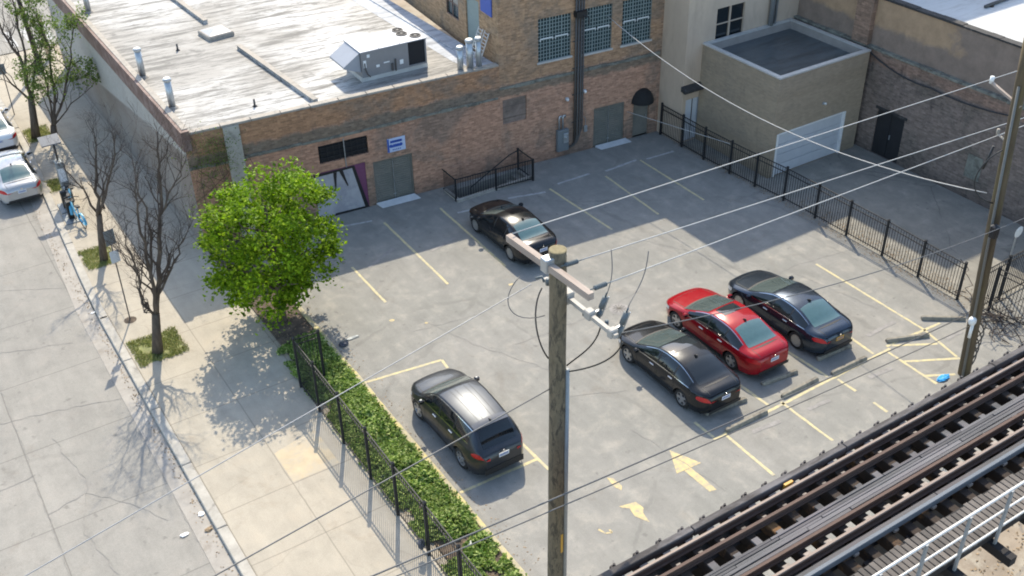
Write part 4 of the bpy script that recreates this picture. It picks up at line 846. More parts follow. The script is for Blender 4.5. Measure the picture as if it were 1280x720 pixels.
SUVP = dict(L=4.42, W=.91, WB=2.60, fo=.84, top=[(0, .68), (.06, .82), (.18, .92), (.5, 1.0), (.85, 1.055), (1.0, 1.09), (1.3, 1.29), (1.62, 1.48), (1.9, 1.60), (2.5, 1.65), (3.1, 1.635), (3.55, 1.595), (3.78, 1.55), (3.95, 1.42), (4.16, 1.17), (4.26, 1.07), (4.35, 1.00), (4.42, .86)],
             rail=[(0, .48), (.12, .60), (.35, .70), (.7, .76), (.98, .79), (1.3, .74), (1.7, .655), (2.5, .64), (3.3, .61), (3.8, .585), (4.15, .62), (4.3, .62), (4.42, .54)], drop=[(0, .06), (.9, .05), (1.0, .035), (1.6, .07), (3.6, .07), (3.9, .05), (4.42, .06)],
             belt=[(0, .58), (.2, .74), (.5, .86), (1.0, .95), (2.0, 1.0), (3.0, 1.06), (3.7, 1.11), (4.1, 1.07), (4.3, .96), (4.42, .80)], ws=(1.03, 1.62), rg=(3.80, 4.2), sw=(1.2, 3.75), pil=[2.15, 2.98], rt=.355, tail=(.86, 1.0))
COMP = dict(SEDAN); 
def scaled(P0, L, W, WB, dz=0):
    k = L/P0['L']; P1 = dict(P0); P1['L'] = L; P1['W'] = W; P1['WB'] = WB; P1['fo'] = P0['fo']*k
    for q in ('top', 'belt'): P1[q] = [(u*k, z+dz*(z > .9)) for u, z in P0[q]]
    P1['drop'] = [(u*k, z) for u, z in P0['drop']]; P1['rail'] = [(u*k, z*W/P0['W']) for u, z in P0['rail']]
    for q in ('ws', 'rg', 'sw'): P1[q] = tuple(u*k for u in P0[q])
    P1['pil'] = [u*k for u in P0['pil']]; return P1
def make_car(name, label, cat, P, paint, cx, cy, rz=0, plate='plate', sunroof=False, rim='alloy', chrome=True, group=None, spokes=5, rails=False, glassrear='carglass_rear', darkroof=False):
    Lc, W, WB = P['L'], P['W'], P['WB']
    top, rail, drop, belt = pchip(*zip(*P['top'])), pchip(*zip(*P['rail'])), pchip(*zip(*P['drop'])), pchip(*zip(*P['belt']))
    uf, ur = P['fo'], P['fo']+WB; rt = P['rt']; R_arch = rt+.055
    def plan(u):
        f = 1.0
        if u < .8: q = 1-u/.8; f = 1-.34*q**2.8-.05*q*q
        if u > Lc-.8: q = 1-(Lc-u)/.8; f = 1-.30*q**3.4-.05*q*q
        return W*f
    def sill(u):
        z = .21
        if u < .5: z = .19+.04*(1-u/.5)
        if u > Lc-.5: z = .21+.13*(1-(Lc-u)/.5)**1.5
        for c in (uf, ur):
            d = abs(u-c)
            if d < R_arch: z = max(z, rt+math.sqrt(R_arch**2-d*d))
        return z
    def side(u, z):                                   # half width of the body side at height z
        zb = belt(u); q = (z-.52)/.36; w_ = plan(u)*(1-.045*q*q) if z > .52 else plan(u)*(1-.055*((.52-z)/.32)**2)
        bulge = 0
        for c in (uf, ur):
            d = abs(u-c)/(R_arch*1.5)
            if d < 1: bulge = max(bulge, .022*(1-d*d))
        cr = .012*math.exp(-((z-(zb-.15))/.05)**2)
        return w_+bulge+cr
    def pt(u, a):                                     # a 0..1 sill->belt, 1..2 belt->rail, 2..3 rail->centre
        zs, zb = sill(u), max(belt(u), sill(u)+.03); zt = top(u); zr = max(zt-drop(u), zb-.0); rw_ = min(rail(u), side(u, zb)*.985)
        if a <= 1: z = zs+(zb-zs)*a; return side(u, z), z
        if a <= 2:
            q = a-1; x0 = side(u, zb); x = x0+(rw_-x0)*q; z = zb+(zr-zb)*q; x += .03*math.sin(PI*q)*min(1, (zr-zb)/.3+.25); return x, z
        q = a-2; x = rw_*(1-q); z = zr+(zt-zr)*(1-(1-q)**2.2); return x, z
    root = thing(name, label, cat, (cx, cy, 0), rz, group)
    us = sorted(set([0, .02, .05, .09, .14, .2, .28, .36]+list(np.linspace(.42, Lc-.4, 74))+[Lc-.33, Lc-.27, Lc-.21, Lc-.16, Lc-.11, Lc-.07, Lc-.035, Lc-.01, Lc]+[c+s_*R_arch*q for c in (uf, ur) for s_ in (-1, 1) for q in (.999, .97, .9)]))
    av = list(np.linspace(0, 1, 9))+[1.12, 1.35, 1.6, 1.85, 2.0, 2.08, 2.25, 2.5, 2.75, 3.0]
    g = MB(); n = len(av)*2-1; vs = []
    for u in us:
        row = [pt(u, a) for a in av]; y_ = Lc/2-u
        full = [(-x, y_, z) for x, z in row]+[(x, y_, z) for x, z in row[-2::-1]]; vs += full
    fs = [(i*n+k, i*n+k+1, (i+1)*n+k+1, (i+1)*n+k) for i in range(len(us)-1) for k in range(n-1)]
    fs += [tuple(range(n-1, -1, -1)), tuple((len(us)-1)*n+k for k in range(n))]
    g.add(vs, fs); body = fix_normals(g.build('body', mt[paint], root, True))
    me = body.data; 
    for p in me.polygons:
        if len(p.vertices) > 4: p.use_smooth = False
    # patches laid on the body surface
    def patch(nm, mat, uf0, uf1, a0, a1, sides=(-1, 1), nu=14, na=8, off=.004, par=root, bow=0):
        for s_ in sides:
            g = MB(); vs = []
            for i in range(nu+1):
                for j in range(na+1):
                    a = a0+(a1-a0)*j/na
                    lo, hi = (uf0(a), uf1(a)) if callable(uf0) else (uf0, uf1)
                    u = lo+(hi-lo)*i/nu
                    x, z = pt(u, a); x1, z1 = pt(u, min(a+.02, 3)); x2, z2 = pt(u, a-.02); zu = (pt(u+.02, a)[1]-pt(u-.02, a)[1])/.04
                    nx_, nz_ = (z1-z2), -(x1-x2); l = math.hypot(nx_, nz_) or 1; nx_, nz_ = nx_/l, nz_/l
                    vs.append((s_*(x+nx_*off), Lc/2-u+off*0.5*zu, z+nz_*off))
            fs = [(i*(na+1)+j, i*(na+1)+j+1, (i+1)*(na+1)+j+1, (i+1)*(na+1)+j) for i in range(nu) for j in range(na)]
            g.add(vs, fs); yield fix_normals(g.build(nm, mat, par, True))
    def top_patch(nm, mat, u0, u1, wfrac, off=.004, b0=0.0, b1=0.0, nu=12, nx=12, par=root):
        g = MB(); vs = []
        for i in range(nu+1):
            for j in range(nx+1):
                q = -1+2*j/nx; lo = u0-b0*(1-q*q); hi = u1+b1*(1-q*q); u = lo+(hi-lo)*i/nu; a = 3-(abs(q)*wfrac)
                x, z = pt(u, a); du = (pt(u+.02, a)[1]-pt(u-.02, a)[1])/.04; l = math.sqrt(1+du*du)
                vs.append(((1 if q > 0 else -1)*x if q else 0, Lc/2-u+off*du/l, z+off/l))
        fs = [(i*(nx+1)+j, i*(nx+1)+j+1, (i+1)*(nx+1)+j+1, (i+1)*(nx+1)+j) for i in range(nu) for j in range(nx)]
        g.add(vs, fs); o = fix_normals(g.build(nm, mat, par, True)); return o
    black, gl = mt['plastic'], mt['carglass']
    ws, rg, sw = P['ws'], P['rg'], P['sw']
    top_patch('windshield', mt['carglass_front'], ws[0], ws[1], .93, .005, .10, .06)
    top_patch('rear_window', mt[glassrear], rg[0], rg[1], .88, .005, .05, .04 if P['tail'][0] < .8 else .02)
    top_patch('cowl', black, ws[0]-.07, ws[0]-.005, .95, .004, .10, -.10, 3)
    edges = [sw[0]]+P['pil']+[sw[1]]
    for i in range(len(edges)-1):
        e0, e1 = edges[i]+(.03 if i else 0), edges[i+1]-(.03 if i < len(edges)-2 else 0)
        for o in patch('side_window', gl, e0, e1, 1.12, 1.90, off=.005): pass
    for pk in P['pil']:
        for o in patch('pillar_trim', black, pk-.031, pk+.031, 1.12, 1.90, off=.004, nu=2): pass
    if chrome:
        for o in patch('window_trim', mt['chrome'], sw[0]-.05, sw[1]+.02, 1.03, 1.09, off=.006, nu=24, na=1): pass
        for o in patch('window_trim', mt['chrome'], sw[0]+.25, sw[1]+.02, 1.93, 1.97, off=.006, nu=24, na=1): pass
    # panel gaps
    g_all = []
    for u in (uf+R_arch+.10, P['pil'][0]+.02, ur-R_arch-.02 if P['tail'][0] < .8 else ur-R_arch+.05):
        for o in patch('door_gap', black, u, u+.011, .12 if abs(u-ur) > R_arch+.01 else .3, 1.08, off=.0025, nu=1, na=14): pass
    for o in patch('sill_trim', black, uf+R_arch+.03, ur-R_arch-.03, 0.0, .14, off=.004, nu=10, na=2): pass
    for q in (.42, ws[0]-.2):
        pass
    for o in patch('hood_gap', black, .45, ws[0]-.05, 2.10, 2.125, off=.0025, nu=16, na=1): pass
    top_patch('hood_gap', black, .40, .412, .85, .0025, .05, -.05, 1)
    if P['tail'][0] < .8:
        top_patch('boot_gap', black, rg[1]+.11, rg[1]+.123, .78, .003, -.0, .06, 1)
        for o in patch('boot_gap', black, rg[1]+.10, Lc-.12, 2.16, 2.185, off=.003, nu=8, na=1): pass
    if rails:
        for k in (2.5, 2.75):
            for o in patch('roof_rib', black, ws[1]+.1, rg[0]-.25, k, k+.02, off=.003, nu=8, na=1): pass
        top_patch('spoiler', mt['p_spoiler'], rg[0]-.22, rg[0]-.01, .97, .03, .02, .02, 3)
    if sunroof:
        top_patch('sunroof', mt['glass'], ws[1]+.14, ws[1]+.58, .62, .005, .02, .02)
    if darkroof: top_patch('sunroof', mt['glass'], ws[1]+.06, ws[1]+.62, .86, .004, .02, .02)  # no sunroof here: dark panel paints a reflection onto the front of the roof
    # lights
    z0, z1 = P['tail']
    def afor(u, z): zs, zb = sill(u), max(belt(u), sill(u)+.03); return min(1.0, (z-zs)/(zb-zs))
    for s_ in (-1, 1):
        g = MB(); vs = []; nu, na = 8, 4
        for i in range(nu+1):
            u = Lc-.42+.418*i/nu
            for j in range(na+1):
                z = z0+(z1-z0)*(j/na); z = z if i > 1 else (z0+z1)/2+(z-(z0+z1)/2)*(.35+.4*i)
                z = min(z, belt(u)-.005) if z > belt(u)-.005 else z
                vs.append((s_*(side(u, z)+.007), Lc/2-u, z))
        fs = [(i*(na+1)+j, i*(na+1)+j+1, (i+1)*(na+1)+j+1, (i+1)*(na+1)+j) for i in range(nu) for j in range(na)]
        g.add(vs, fs); o = fix_normals(g.build('taillight', mt['taillight'], root, True))
        zc = min(z1, top(Lc)-.01); x_in = .42*W if P['tail'][0] < .8 else .5*W
        g = MB(); g.add([(s_*x_in, -Lc/2-.006, z0+.03), (s_*plan(Lc)*.99, -Lc/2-.006, z0), (s_*plan(Lc)*.97, -Lc/2-.006, zc-.02), (s_*x_in, -Lc/2-.006, zc-.05)], [(0, 1, 2, 3)]); g.build('lens', mt['taillight'], o)
        g = MB(); vs = []
        for i in range(6):
            u = .10+.42*i/5
            for j in range(4): z = belt(u)-.14+.12*j/3; vs.append((s_*(side(u, z)+.006), Lc/2-u, z))
        g.add(vs, [(i*4+j, i*4+j+1, (i+1)*4+j+1, (i+1)*4+j) for i in range(5) for j in range(3)]); fix_normals(g.build('headlight', mt['headlight'], root, True))
        # mirrors
        um = ws[0]+.28; zb = belt(um)+.07; xm = side(um, belt(um))
        g = MB(); g.bbox(*sorted((s_*(xm+.04), s_*(xm+.21))), Lc/2-um-.06, Lc/2-um+.07, zb-.05, zb+.08, .035); g.bar((s_*(xm-.03), Lc/2-um, zb-.03), (s_*(xm+.06), Lc/2-um, zb-.01), .05, .03); mo = g.build('mirror', mt[paint], root)
        g = MB(); g.box(*sorted((s_*(xm+.055), s_*(xm+.195))), Lc/2-um-.064, Lc/2-um-.0605, zb-.035, zb+.06); g.build('mirror_glass', mt['glass'], mo)
        for u in (P['pil'][0]-.22, P['pil'][1]-.12):
            z = belt(u)-.09; x = side(u, z); g = MB(); g.bbox(*sorted((s_*(x-.005), s_*(x+.032))), Lc/2-u-.1, Lc/2-u+.1, z-.015, z+.018, .008); g.build('door_handle', mt['chrome' if chrome else paint], root)
    # rear face details
    yr = -Lc/2-.005; zm = (P['tail'][0]+P['tail'][1])/2
    g = MB(); g.box(-.17, .17, yr-.008, yr, zm-.14, zm+.0); pl = g.build('number_plate', mt[plate], root)
    g = MB(); 
    for k in range(6): g.box(-.13+k*.045, -.105+k*.045, yr-.0105, yr-.0085, zm-.10, zm-.04)
    g.build('plate_characters', mt['blue'], pl)
    g = MB(); g.prism([(.03*math.cos(k*PI/6)*1.4, zm+.06+.03*math.sin(k*PI/6)) for k in range(12)], yr-.008, yr, 'y'); g.build('badge', mt['chrome'], root)
    g = MB(); g.box(-W*.72, W*.72, yr-.006, yr, .30, .42 if P['tail'][0] < .8 else .52); g.build('rear_bumper_trim', black, root)
    g = MB(); g.box(-W*.5, W*.5, Lc/2-.0, Lc/2+.008, .30, .48); g.build('grille', black, root)
    ua = rg[0]-.14; za = top(ua)
    g = MB(); g.prism([(Lc/2-ua-.09, za-.01), (Lc/2-ua+.09, za-.005), (Lc/2-ua-.04, za+.075), (Lc/2-ua-.075, za+.075)], -.018, .018, 'x'); fix_normals(g.build('roof_antenna', black, root))
    g = MB(); g.box(-W*.80, W*.80, -Lc/2+.30, Lc/2-.25, .16, .30); g.box(-W*.55, W*.55, -Lc/2+.25, Lc/2-.2, .29, .62); g.build('underbody', mt['dark'], root)
    # wheels
    for s_ in (-1, 1):
        for u in (uf, ur):
            M0 = Matrix.Translation((s_*(W-.125), Lc/2-u, rt)) @ Matrix.Rotation(PI/2*s_, 4, 'Y')
            g = MB(); tw = .105
            g.lathe([(rt*.66, -tw), (rt*.9, -tw*1.0), (rt*.985, -tw*.8), (rt, -tw*.4), (rt, tw*.4), (rt*.985, tw*.8), (rt*.9, tw), (rt*.66, tw*.9)], 32, M0); wh = g.build('wheel', mt['rubber'], root, True)
            g = MB(); g.lathe([(rt*.67, tw*.92), (rt*.63, tw*.90), (rt*.60, tw*.45)], 32, M0)
            for k in range(spokes):
                a = 2*PI*k/spokes+.3
                c_, s2 = math.cos(a), math.sin(a); w1, w2 = .055, .04
                def q(r, t_, z): return M0 @ Vector((r*c_-t_*s2, r*s2+t_*c_, z))
                r0_, r1_ = .03, rt*.64
                g.add([q(r0_, -w1, tw*.72), q(r1_, -w2, tw*.88), q(r1_, w2, tw*.88), q(r0_, w1, tw*.72), q(r0_, -w1, tw*.5), q(r1_, -w2, tw*.6), q(r1_, w2, tw*.6), q(r0_, w1, tw*.5)], [(0, 1, 2, 3), (0, 1, 5, 4), (2, 3, 7, 6)])
            g.lathe([(0, tw*.80), (.05, tw*.78), (.06, tw*.6)], 16, M0); g.build('rim', mt[rim], wh)
            g = MB(); g.lathe([(0, tw*.3), (rt*.62, tw*.3)], 24, M0); g.build('brake_disc', mt['dark'], wh)
    return root
# wheel contact points give the positions: left wheel x and front/rear y
def car_center(P, xleft, yfront): return xleft+P['W']-.02, yfront+P['fo']-P['L']/2
def place(name, label, cat, P, paint, xl, yf, **k):
    cx, cy = car_center(P, xl, yf); return make_car(name, label, cat, P, paint, cx, cy, **k)
G1 = 'cars parked in the lot'
place('parked_car', 'glossy red sedan with dark sunroof parked between the two darker sedans', 'car', scaled(SEDAN, 4.68, .90, 2.72), 'p_red', 20.45, 22.12, sunroof=True, group=G1)
place('parked_car', 'black sedan parked left of the red sedan, nearest the painted arrow', 'car', scaled(SEDAN, 4.62, .89, 2.69), 'p_black', 17.90, 21.53, group=G1, darkroof=True, glassrear='carglass')
place('parked_car', 'dark blue grey sedan with yellow number plate, right of the red sedan', 'car', scaled(SEDAN, 4.70, .90, 2.74), 'p_blue', 22.98, 21.75, group=G1, plate='plate_orange', spokes=10)
place('parked_suv', 'dark compact crossover with silver roof sheen beside the leafy planter', 'car', SUVP, 'p_grey', 10.84, 22.93, group=G1, chrome=True, rails=True, glassrear='carglass')
place('parked_car', 'black sedan standing half in shade by the stair railing', 'car', scaled(SEDAN, 4.40, .87, 2.52), 'p_black', 18.05, 31.45, group=G1, chrome=False, spokes=10)
c = place('parked_car', 'silver sedan parked at the street kerb, rear lights facing the camera', 'car', scaled(SEDAN, 4.5, .87, 2.62), 'p_silver', 2.85, 47.7, group='cars parked along the street kerb'); c.location.z = -.13
c = place('parked_car', 'white car parked ahead of the silver sedan, cut by the photo edge', 'car', scaled(SEDAN, 4.5, .87, 2.62), 'p_white', 3.0, 53.1, group='cars parked along the street kerb'); c.location.z = -.13

# ---------------------------------------------------------------- elevated railway
tr = thing('elevated_railway', 'elevated railway track with timber ties, grey walkway and silver handrail', 'railway', (0, 8.4, 0))
def RY(y): return y-8.4
X0, X1 = -6.0, 36.0
for y in (9.83, 8.40):
    g = MB(); Y = RY(y); g.box(X0, X1, Y-.07, Y+.07, 6.83, 6.85); g.box(X0, X1, Y-.012, Y+.012, 6.85, 6.96); r_ = g.build('running_rail', mt['rail'], tr)
    g = MB(); g.bbox(X0, X1, Y-.03, Y+.03, 6.961, 7.0, .008); g.build('rail_head', mt['railtop'], r_)
for y in (9.51, 8.72):
    g = MB(); Y = RY(y); g.box(X0, X1, Y-.05, Y+.05, 6.83, 6.85); g.box(X0, X1, Y-.012, Y+.012, 6.85, 6.95); g.box(X0, X1, Y-.03, Y+.03, 6.951, 6.985); g.build('guard_rail', mt['rail'], tr)
for y, r0_ in ((9.83, 0), (8.40, 0)):
    g = MB(); Y = RY(y)
    g.box(X0, X1, Y-.27, Y+.27, 6.52, 6.56); g.box(X0, X1, Y-.02, Y+.02, 5.2, 6.52); g.box(X0, X1, Y-.22, Y+.22, 5.16, 5.2); g.build('girder', mt['girder'], tr)
for x in (4, 16, 28):
    g = MB(); g.box(x-.3, x+.3, RY(8.0), RY(10.2), 4.6, 5.15); g.box(x-.2, x+.2, RY(8.15), RY(8.55), -.2, 4.6); g.box(x-.2, x+.2, RY(9.65), RY(10.05), -.2, 4.6); g.build('column', mt['girder'], tr)
x = X0+.1; ti = 0; rr = random.Random(11); proto = None
while x < X1-.2:
    long_ = (ti % 4 == 0)
    ye = 7.62; 
    g = MB(); w_ = .20+rr.uniform(-.01, .01); g.bbox(x-w_/2, x+w_/2, RY(ye+rr.uniform(-.06, .06)), RY(10.24+rr.uniform(-.05, .05)), 6.57, 6.81+rr.uniform(-.008, .008), .012)
    g.m = 1; g.bbox(x-.085, x+.085, RY(9.86), RY(9.99), 6.82, 6.87, .01); g.bbox(x-.085, x+.085, RY(8.44), RY(8.56), 6.82, 6.87, .01)
    if ti % 2: g.bbox(x-.08, x+.08, RY(8.76), RY(8.84), 6.82, 6.87, .01)
    g.bbox(x-.05, x+.05, RY(9.60), RY(9.66), 6.82, 6.86, .01)
    g.build('tie', [mt['tie'], mt['tiepad']], tr)
    x += .53; ti += 1
g = MB(); xx = X0
while xx < X1: e = min(xx+rr.uniform(3, 5), X1); g.bbox(xx, e-.02, RY(10.01), RY(10.15), 6.82+rr.uniform(-.01, .01), 7.0, .012); xx = e
g.build('guard_timber', mt['beam'], tr)
xx = X0+.1
while xx < X1-.2:
    g = MB(); g.bbox(xx-.05, xx+.07, RY(10.151), RY(10.25), 6.83, 6.93, .01); g.cyl(xx+.02, RY(10.2), 6.93, 6.99, .025, n=8); g.build('bolt_block', mt['beam'], tr); xx += .53
g = MB()
for k, (y0_, y1_) in enumerate(((9.11, 9.165), (9.045, 9.10), (8.98, 9.035), (8.90, 8.97), (8.82, 8.89))):
    xx = X0
    while xx < X1: e = min(xx+rr.uniform(2.0, 4.5), X1); g.bbox(xx, e-.015, RY(y0_+rr.uniform(-.006, .004)), RY(y1_+rr.uniform(-.006, .004)), 6.825+rr.uniform(0, .01), 6.865+rr.uniform(0, .03), .006); xx = e
xx = X0
while xx < X1:
    g.bbox(xx, xx+.16, RY(9.12), RY(9.30+rr.uniform(-.07, .05)), 6.82, 6.855, .006)
    if rr.random() < .7: g.bbox(xx+.02, xx+.17, RY(8.80-rr.uniform(0, .02)), RY(8.86), 6.82, 6.856, .006)
    xx += .53
g.build('walkway_planks', mt['plank'], tr)
xx = X0+.3
while xx < X1: g = MB(); g.bbox(xx-.06, xx+.06, RY(8.0), RY(8.18), 6.82, 6.88, .01); g.build('insulator_block', mt['tiepad'], tr); xx += 1.06
g = MB(); g.bbox(X0, X1, RY(8.03), RY(8.11), 6.88, 7.02, .01); g.build('third_rail', mt['steelblue'], tr)
g = MB(); xx = X0
while xx < X1: e = min(xx+rr.uniform(2.5, 4.5), X1); g.bbox(xx, e-.02, RY(8.125), RY(8.25), 6.85+rr.uniform(0, .01), 6.89+rr.uniform(0, .01), .006); xx = e
g.build('cover_board', mt['plank'], tr)
g = MB(); xx = X0
while xx < X1:
    w_ = .115; g.bbox(xx, xx+w_, RY(6.93+rr.uniform(-.015, .015)), RY(7.68+rr.uniform(-.04, .03)), 6.93+rr.uniform(-.004, .004), 6.98+rr.uniform(-.004, .004), .006); xx += w_+.022
g.build('deck_boards', mt['deck'], tr)
g = MB(); g.box(X0, X1, RY(7.62), RY(7.70), 6.75, 6.92); g.box(X0, X1, RY(6.96), RY(7.04), 6.72, 6.92); g.build('deck_joist', mt['girder'], tr)
g = MB()
for z in (8.05, 7.55, 7.08): g.tube([(X0, RY(6.9), z), (X1, RY(6.9), z)], .028 if z > 8 else .022, 8)
g.build('handrail', mt['handrail'], tr, True)
x = 12.48-1.14*16
while x < X1:
    g = MB(); g.bar((x, RY(6.87), 6.7), (x, RY(6.87), 8.06), .06, .045, (0, 1, 0)); g.build('handrail_post', mt['post_grey'], tr)
    g = MB(); g.box(x-.09, x+.09, RY(6.45), RY(7.9), 6.50, 6.70); g.build('bracket', mt['girder'], tr) if True else None
    x += 1.14
bb = MB(); bb.box(12.4, 12.62, RY(9.93), RY(9.985), 6.84, 6.97); bb.build('yellow_marker', mt['p_tan'] if 'p_tan' in mt else mt['plate_orange'], tr)

# ---------------------------------------------------------------- utility poles and wires
NP = Vector((10.0, 14.27, 0)); ZT = 11.0
t = thing('utility_pole', 'tall weathered wooden utility pole with two crossarms in the foreground', 'utility pole', tuple(NP))
g = MB(); zs = [0, 2, 4, 5.5, 7, 8.5, 10, 11.0]; g.tube([(R.uniform(-.012, .012), R.uniform(-.012, .012), z) for z in zs], [.195, .193, .19, .186, .183, .18, .178, .176], 22); g.build('pole', mt['wood_pole'], t, True)
g = MB(); g.lathe([(0, 11.012), (.155, 11.012), (.176, 11.0)], 22); g.build('pole_top', mt['pole_end'], t)
A1a, A1b = Vector((-.30, 1.30, 10.72)), Vector((-.17, -1.32, 10.72))
g = MB(); g.bar(A1a, A1b, .13, .15); g.build('upper_crossarm', mt['arm'], t)
g = MB(); g.bbox(-.34, -.12, -.1, .12, 10.6, 10.9, .02); g.bar((-.2, .0, 10.82), (.2, 0, 10.82), .05); g.build('crossarm_bracket', mt['galv'], t)
B1a, B1b = Vector((-.02, .75, 9.82)), Vector((-.0, -1.62, 9.82))
g = MB(); g.bar(B1a+Vector((.23, 0, 0)), B1b+Vector((.23, 0, 0)), .09, .09); g.build('lower_crossarm', mt['whitearm'], t)
for q in ((.14, .34, -.12, .12, 9.7, 9.95), (.15, .33, -.85, -.65, 9.74, 9.92), (.15, .33, -1.55, -1.4, 9.74, 9.92)): g = MB(); g.bbox(*q, .02); g.build('arm_bracket', mt['whitearm'], t)
g = MB(); g.tube([(-.04, .21, 0), (-.04, .21, 7.4)], .0, 4) if False else g.tube([(.15, -.16, 0), (.15, -.16, 8.1)], .05, 10); g.build('riser_conduit', mt['post_grey'], t, True)
g = MB(); g.box(-.0, .06, -.206, -.196, 2.7, 3.3); g.build('yellow_tag', mt['plate_orange'], t)
def insulator(parent, a, c, nm='insulator'):
    a = Vector(a); c = Vector(c); g = MB(); n = 7; g.tube([a, c], .012, 6)
    for k in range(n):
        f = .25+.5*k/(n-1); p = a.lerp(c, f); d = (c-a).normalized()*.012; g.tube([p-d, p+d], [.05, .05], 10)
    return g.build(nm, mt['insul'], parent, True)
w2e = Vector((10.0, 13.07, 11.54)); 
# conductors: span from the far pole to the near crossarm
def cut(a, b_, f): return Vector(a).lerp(Vector(b_), f)
RPX = 26.4
W1 = [Vector((9.72, 15.45, 10.86)), Vector((RPX, 16.56, 9.60))]
W2 = [Vector((9.85, 14.0, 10.95)), Vector((RPX, 15.9, 8.45))]
W3 = [Vector((9.90, 13.05, 10.95)), Vector((RPX, 15.94, 8.10))]
for W_, yy in ((W2, -.35), (W3, -1.2)):
    a = NP+Vector((-.12, W_[0].y-NP.y, 10.8)); c_ = a.lerp(W_[1], .55/(W_[1]-a).length); insulator(t, a-NP, c_-NP); W_[0] = c_
def cutout(par, p, tilt):
    p = Vector(p); d = Vector((.10, -.02, .30)).normalized() if tilt else Vector((.1, 0, .3)).normalized()
    g = MB(); g.tube([p-d*.28, p-d*.03], [.055, .06], 10); g.tube([p+d*.03, p+d*.28], [.06, .055], 10); g.tube([p-d*.05, p+d*.05], .03, 8); g.tube([p+d*.28, p+d*.38], .02, 6); o = g.build('fuse_cutout', mt['insul'], par, True)
    g = MB(); g.tube([p-d*.2+Vector((.1, 0, 0)), p+d*.25+Vector((.1, 0, 0))], .016, 6); g.bar(p, p+Vector((-.12, 0, -.02)), .03); g.build('fuse_tube', mt['galv'], o)
cutout(t, (.48, -.78, 9.86), 1); cutout(t, (.50, -1.42, 9.86), 1)
g = MB(); g.tube([(.1, .62, 9.86), (.1, .70, 9.95), (.0, .78, 9.9)], .03, 6); g.cyl(.1, .5, 9.86, 10.0, .04, n=8); g.bbox(.12, .3, .35, .45, 9.70, 9.78, .01); g.cyl(.35, -1.15, 9.7, 9.86, .04, n=8); g.cyl(.3, -.5, 9.62, 9.78, .045, n=8); g.build('arm_fittings', mt['insul'], t, True)
def bez(p0, p1, p2, p3, n=12):
    p0, p1, p2, p3 = map(Vector, (p0, p1, p2, p3)); return [p0*(1-q)**3+p1*3*q*(1-q)**2+p2*3*q*q*(1-q)+p3*q**3 for q in [i/n for i in range(n+1)]]
for i, q in enumerate([((.0, .55, 9.8), (-.35, .5, 9.4), (-.35, .2, 8.7), (-.15, .1, 8.35)), ((.45, -.85, 9.55), (.4, -.8, 9.0), (.35, -.4, 8.6), (.14, -.15, 8.2)), ((.48, -1.5, 9.5), (.5, -1.3, 8.9), (.4, -.6, 8.3), (.16, -.18, 8.05))]):
    g = MB(); g.tube(bez(*q), .017, 6); g.build('jumper_cable', mt['cable'], t, True)
for i, q in enumerate([((.55, -.85, 10.2), (.75, -.8, 10.5), (.8, -.7, 10.7), (.9, -.5, 10.95)), ((.6, -1.45, 10.2), (.75, -1.35, 10.4), (1.4, -1.0, 10.2), (1.5, -.9, 10.9)), ((-.3, .9, 10.0), (-.9, .9, 9.6), (-.8, .5, 9.2), (-.1, .3, 9.3))]):
    g = MB(); g.tube(bez(*q), .010, 5); g.build('jumper_cable', mt['wire_dark'], t, True)

RP = Vector((26.5, 15.0, -.0)); lean = Vector((-.35, .55, 11.0))
t2 = thing('utility_pole', 'leaning brown utility pole behind the tracks at the fence corner', 'utility pole', tuple(RP))
g = MB(); g.tube([lean*(z/11.0) for z in (0, 2, 4, 6, 8, 10, 11.2)], [.19, .185, .18, .17, .162, .155, .15], 20); g.build('pole', mt['wood_pole_mossy'], t2, True)
def on(z): return lean*(z/11.0)
g = MB(); g.tube([on(0)+Vector((-.21, -.1, 0)), on(9.9)+Vector((-.2, -.08, 0))], .04, 8); g.build('riser_conduit', mt['hvacdark'], t2, True)
g = MB(); g.bar(on(9.3)+Vector((-.05, -.15, 0)), (RPX-RP.x, 16.5-RP.y, 9.55), .07, .07); g.build('standoff_arm', mt['arm'], t2)
g = MB(); g.cyl(RPX-RP.x, 16.5-RP.y, 9.52, 9.72, .06, n=10); g.build('pin_insulator', mt['white'], t2, True)
g = MB(); g.tube([on(8.1), Vector((RPX-RP.x, .95, 8.2))], .03, 8); g.cyl(RPX-RP.x, .92, 8.15, 8.33, .045, n=10); g.build('pin_insulator', mt['coping_pale'], t2, True)
g = MB(); g.tube(bez(on(8.0)+Vector((-.25, 0, 0)), (-.9, .8, 7.6), (-1.3, .9, 6.6), on(6.3)+Vector((-.22, 0, 0))), .02, 6); g.tube([(-.5, .7, 8.0), (-.65, .75, 7.3)], .035, 8); g.build('drop_cable', mt['cable'], t2, True)
g = MB(); g.lathe([(0, 0), (.09, .02), (.12, .1), (.12, .2), (.08, .26), (0, .27)], 14, Matrix.Translation(on(2.1)+Vector((-.27, -.1, 0)))); g.cyl(on(1.7).x-.25, on(1.7).y-.1, 1.6, 2.1, .05); g.build('spool_insulator', mt['white'], t2, True)
g = MB(); g.bbox(-.45+on(5.2).x, -.22+on(5.2).x, -.12, .12, 5.35, 5.75, .05); g.build('equipment_box', mt['black'], t2)
g = MB()
for k in range(5): rr = random.Random(k); g.tube([on(.3)+Vector((.1+.14*math.cos(a*1.3+k), .0+.16*math.sin(a+k), a*.33)) for a in np.linspace(0, 6, 26)], .022, 5)
g.build('coiled_cable', mt['conduit'], t2, True)
def wire(name, lab, a, c, sg, r, m, grp='overhead wires', n=24):
    a = Vector(a); c = Vector(c); pts = sag(a, c, sg, n); g = MB(); g.tube(pts, r, 6, True); o = g.build(name, mt[m], None, True, loc=tuple((a+c)/2)); return tag(o, lab, 'wire', grp)
